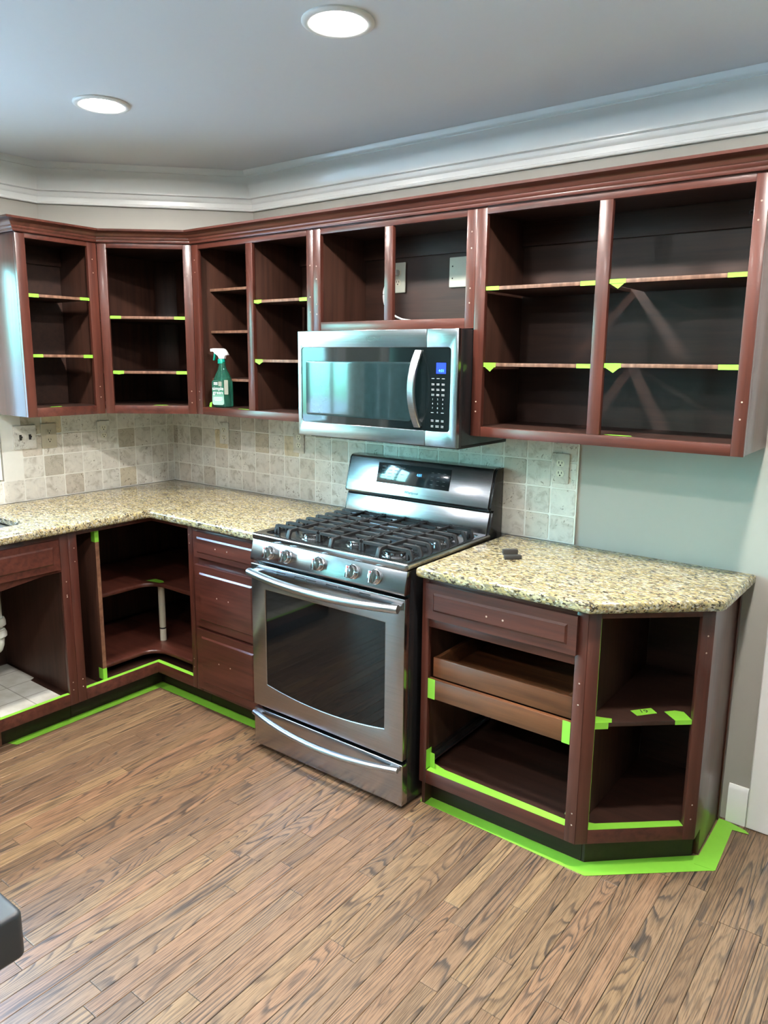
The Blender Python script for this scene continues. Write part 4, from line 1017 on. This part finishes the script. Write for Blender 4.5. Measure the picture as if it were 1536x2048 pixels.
# ================================================================== spray bottle
SX, SY, SZ = .752, -.272, 1.3768
ang = math.radians(20)
SB_ = thing('spray_bottle', 'green spray bottle of cleaner with a white trigger in the bay left of the microwave', 'bottle', (SX, SY, SZ), rotz=ang, local=True)
def sq_ring(bm, rx, ry, z, e=3.2, n=32, x0=0):
    out = []
    for k in range(n):
        a = 2*math.pi*k/n; c, s = math.cos(a), math.sin(a); r = (abs(c)**e+abs(s)**e)**(-1/e)
        out.append(bm.verts.new((x0+rx*c*r, ry*s*r, z)))
    return out
bm = bmesh.new(); rs = []
for rx, ry, z in ((.036, .022, 0), (.045, .029, .004), (.047, .031, .012), (.047, .031, .085), (.046, .030, .120), (.042, .028, .140), (.033, .024, .158), (.024, .019, .175), (.018, .016, .190), (.0155, .0150, .205), (.014, .014, .214)):
    rs.append(sq_ring(bm, rx, ry, z, 3.4 if z < .13 else 2.2))
for a, b in zip(rs, rs[1:]):
    for k in range(32): bm.faces.new((a[k], a[(k+1) % 32], b[(k+1) % 32], b[k]))
bm.faces.new(rs[0][::-1]); bm.faces.new(rs[-1])
bt = obj('bottle_body', bm, 'bottle', SB_)
lb = obj('front_label', slab([rrect(-.040, .022, .012, .128, .010, 5)], -.0324, -.0314, .0003, 'y', 1), 'label', SB_)
obj('label_text', merge(text_bm('simple', .0235, face_mw(-.009, -.0327, .082), .0003), text_bm('green', .0235, face_mw(-.009, -.0327, .063), .0003)), 'white_plastic', lb, smooth=False, weld=False)
q = bmesh.new()
for z, w in ((.046, .044), (.039, .046), (.032, .036)): bx(q, -.009-w/2, -.009+w/2, -.0329, -.0325, z, z+.0022)
for z in (.114, .107): bx(q, -.030, -.010, -.0329, -.0325, z, z+.0042)
obj('label_print', q, 'white_plastic', lb, smooth=False, weld=False, kind='stuff')
obj('label_emblem', slab([rrect(-.006, .012, .101, .122, .003, 3)], -.0330, -.0325, .0001, 'y', 1), 'label_back', lb)
obj('side_label', slab([rrect(.0245, .0455, .062, .130, .003, 3)], -.0322, -.0313, .0003, 'y', 1), 'label_back', SB_)
obj('collar', lathe(bmesh.new(), [(0, .206), (.0175, .206), (.0175, .222), (.015, .228), (0, .228)], (-.004, 0, 0), 20), 'green_plastic', SB_)
obj('trigger_head', prism(bmesh.new(), [(-.050, .262), (-.050, .274), (-.046, .2765), (.006, .2765), (.018, .272), (.027, .260), (.034, .246), (.022, .245), (.016, .236), (.016, .229), (-.012, .229), (-.018, .242), (-.036, .254), (-.042, .262)], -.011, .011, 'y'), 'white_plastic', SB_, .003)
obj('nozzle', B(-.058, -.0502, -.008, .008, .261, .275), 'white_plastic', SB_, .002)
obj('trigger', prism(bmesh.new(), [(-.040, .256), (-.033, .254), (-.034, .238), (-.040, .220), (-.046, .221), (-.042, .238)], -.007, .007, 'y'), 'green_plastic', SB_, .0015)
obj('dip_tube', tube(bmesh.new(), [(-.004, 0, .205), (-.002, 0, .10), (.010, 0, .012)], .002, 6), 'white_plastic', SB_)

# ================================================================== charcoal table at the near edge of the view
TT = thing('table', 'charcoal grey table corner poking in beside the oak floor', 'table', (1.86, -2.85, 0))
obj('tabletop', slab([rrect(1.25, 2.4775, -3.55, -2.198, .012, 4)], .668, .751, .008, 'z', 4), 'island', TT)
for x in (1.33, 2.36):
    for y in (-3.46, -2.32): obj('leg', prism(bmesh.new(), [(x-.03, y-.03), (x+.03, y-.03), (x+.03, y+.03), (x-.03, y+.03)], .0006, .6675), 'island', TT, .004)

# ================================================================== green masking tape
TG = 'pieces of green masking tape'
def tape(bm, label, group=TG, mat='tape', name='masking_tape'):
    return obj(name, bm, mat, None, label=label, cat='tape', group=group, smooth=False, weld=False)
def edge_tape(F, a, b, z, label, th=.0125, v0=.006, flap=0, wrap=.022):
    """tape folded over a shelf's front edge, sometimes with a loose flap hanging below"""
    j = R.uniform(-.0012, .0012)
    bm = bx(bmesh.new(), a, b, v0-.0009, v0-.0002, z-th-.0012+j, z+.0006, F)
    bx(bm, a+.001, b-.001, v0-.0009, v0+wrap, z+.0002, z+.0008, F)
    if flap:
        c = a+(b-a)*.55
        prism(bm, [(a+.004, z-th-.001), (b-.004, z-th-.001), (c, z-th-.001-flap)], v0-.0009, v0-.0003, 'y', F)
    return tape(bm, label)
nm = {'RCL': 'left bay of the wide cabinet', 'RCR': 'right bay of the wide cabinet'}
for (F, a, b, z, w, wh, fl) in (
    (FB, 2.2055, 2.6003, 1.8625, .050, 'of the wide cabinet\'s left bay', (0, 0)), (FB, 2.6455, 3.0445, 1.8635, .052, 'of the wide cabinet\'s right bay', (.016, 0)),
    (FB, 2.2055, 2.6003, 1.6025, .048, 'of the wide cabinet\'s left bay', (.017, 0)), (FB, 2.6455, 3.0445, 1.6055, .055, 'of the wide cabinet\'s right bay', (.016, 0)),
    (FB, 1.0403, 1.3601, 1.8605, .046, 'of the bay touching the microwave\'s left', (.003, 0)), (FB, 1.0403, 1.3601, 1.6045, .046, 'of the bay touching the microwave\'s left', (.009, 0)),
    (FD, .0424, .3896, 1.7985, .050, 'of the diagonal corner cabinet', (0, 0)), (FD, .0424, .3896, 1.5435, .050, 'of the diagonal corner cabinet', (.003, 0)),
    (FL, -.9522, -.6640, 1.8755, .046, 'of the cabinet beside the window', (0, 0)), (FL, -.9522, -.6640, 1.6165, .046, 'of the cabinet beside the window', (0, 0))):
    hl = 'upper' if z > 1.7 else 'lower'
    edge_tape(F, a, a+w, z, 'green tape tab, left end, %s shelf %s' % (hl, wh), flap=fl[0])
    edge_tape(F, b-w, b, z, 'green tape tab, right end, %s shelf %s' % (hl, wh), flap=fl[1])
def flat(pts, z, label, th=.0006, lift=.0003): return tape(prism(bmesh.new(), pts, z+lift, z+lift+th), label)
def fpts(F, *uv): return [(F(u, v, 0).x, F(u, v, 0).y) for u, v in uv]
flat(fpts(FB, (2.655, .022), (2.745, .022), (2.735, .040), (2.662, .038)), 1.3765, 'green tape scrap on the floor of the right bay right of the microwave')
flat(fpts(FB, (.90, .022), (.985, .022), (.98, .040), (.91, .034)), 1.3765, 'green tape scrap on the cabinet floor beside the spray bottle')
tape(prism(bmesh.new(), [(.684, 1.3770), (.702, 1.3770), (.706, 1.402), (.690, 1.396)], -.302, -.3014, 'y'), 'curled green tape scrap left of the spray bottle')
flat(fpts(FL, (-.88, .023), (-.83, .022), (-.81, .045), (-.86, .05)), 1.3815, 'green tape scrap on the floor of the cabinet beside the window')
flat(fpts(FD, (.22, .022), (.29, .022), (.28, .04), (.23, .04)), 1.380, 'green tape scrap on the floor of the diagonal corner cabinet')
# tape on sills
flat(fpts(FS, (SE+.04, .0005), (-1.0685, .0005), (-1.0685, .020), (SE+.04, .020)), .1506, 'long green tape strip on the front sill of the sink cabinet', lift=.0)
def sill_fl(pts, z0, z1, label): return flat(pts, z0, label)
tape(prism(bmesh.new(), [(BF-.0004, -.9885), (BF-.0004, -BF-.0004), (.8750, -BF-.0004), (.8750, -BF+.0220), (BF-.0220, -BF+.0220), (BF-.0220, -.9885)], .1502, .1508), 'green tape strip bent along the front sill of the corner base cabinet')
flat(fpts(FK, (2.186, .0005), (2.7195, .0005), (2.7195, .032), (2.24, .042), (2.186, .056)), .1483, 'long green tape strip on the front sill below the pull-out tray')
flat(fpts(FA, (.0415, .0005), (.3540, .0005), (.3540, .030), (.075, .032), (.0415, .045)), .1463, 'green tape strip on the front sill of the angled end cabinet')
tape(B(.0402, .0408, .0005, .0185, .1475, .8515, FA), 'thin vertical green tape strip down the left stile of the angled cabinet')
# divider ends, rail ends
tape(merge(B(.5886, .5892, -.8905, -.8715, .800, .8553), B(.560, .5892, -.8912, -.8906, .800, .8553)), 'green tape tab at the top of the divider in the corner base cabinet')
tape(merge(B(.5886, .5892, -.8905, -.8715, .1515, .203), B(.555, .5892, -.8912, -.8906, .1515, .203)), 'green tape tab at the foot of the divider in the corner base cabinet')
tape(B(2.1845, 2.2140, -BF+.0001, -BF+.0008, .430, .505), 'green tape tab on the left end of the wooden rail under the tray')
tape(B(2.6930, 2.7195, -BF+.0001, -BF+.0008, .430, .505), 'green tape tab on the right end of the wooden rail under the tray')
tape(merge(B(2.1838, 2.1844, -.6085, -.575, .151, .226), B(2.1846, 2.2050, -.5850, -.5844, .150, .208)), 'crumpled green tape at the lower left of the pull-out tray opening')
# angled cabinet shelf
zs = .5107
flat(fpts(FA, (.0415, .005), (.095, .005), (.105, .030), (.050, .052), (.0415, .05)), zs, 'green tape patch on the left end of the angled cabinet shelf')
tape(B(.0415, .085, .0050, .0056, .490, .5112, FA), 'green tape folded under the left edge of the angled cabinet shelf')
flat(fpts(FA, (.300, .005), (.3540, .005), (.3540, .060), (.330, .072), (.292, .066)), zs, 'green tape patch on the right end of the angled cabinet shelf')
tape(B(.300, .3540, .0050, .0056, .4965, .5112, FA), 'green tape folded over the right edge of the angled cabinet shelf')
nt = tape(prism(bmesh.new(), [(2.872, -.448), (2.916, -.390), (2.889, -.366), (2.843, -.426)], zs+.0003, zs+.0009), 'green tape note with a handwritten 19 in black on the angled cabinet shelf')
mwt = Matrix.Translation((2.884, -.412, zs+.0011)) @ Matrix.Rotation(math.radians(38), 4, 'Z')
obj('handwriting', text_bm('19', .030, mwt, .0001), 'ink', nt, smooth=False)
flat([(.455, -.545), (.468, -.500), (.520, -.497), (.548, -.508), (.540, -.5285), (.490, -.535), (.4785, -.560)][:5], .5175, 'green tape piece on the upper curved shelf in the corner base cabinet')
# tape along the floor
ft = lambda pts, z, label: tape(prism(bmesh.new(), pts, z, z+.0005), label)
ft([(.5345, -1.318), (.5345, -.534), (.5795, -.5845), (.5795, -1.300)], .0004, 'long green tape strip on the floor along the sink side toe kick')
ft([(.5345, -.5345), (1.362, -.5345), (1.362, -.5845), (.5800, -.5845)], .0004, 'green tape strip on the floor from the inner corner to the range')
ft([(2.158, -.5455), (2.768, -.5455), (2.795, -.606), (2.150, -.590), (2.140, -.565)], .0004, 'green tape strip on the floor along the base right of the range')
dv = Vector((AQ[0]-AP[0], AQ[1]-AP[1])).normalized()
ft([(2.760, -.548), (3.0565, -.2755), (3.110, -.2755), (3.117, -.327), (3.106, -.334), (2.797, -.6055), (2.772, -.604)], .0010, 'green tape strip on the floor along the angled cabinet front')
ft([(3.0565, -.330), (3.0585, -.0165), (3.085, -.0165), (3.150, -.035), (3.165, -.052), (3.112, -.060), (3.120, -.324)], .0016, 'green tape strip on the floor from the angled cabinet to the doorway')
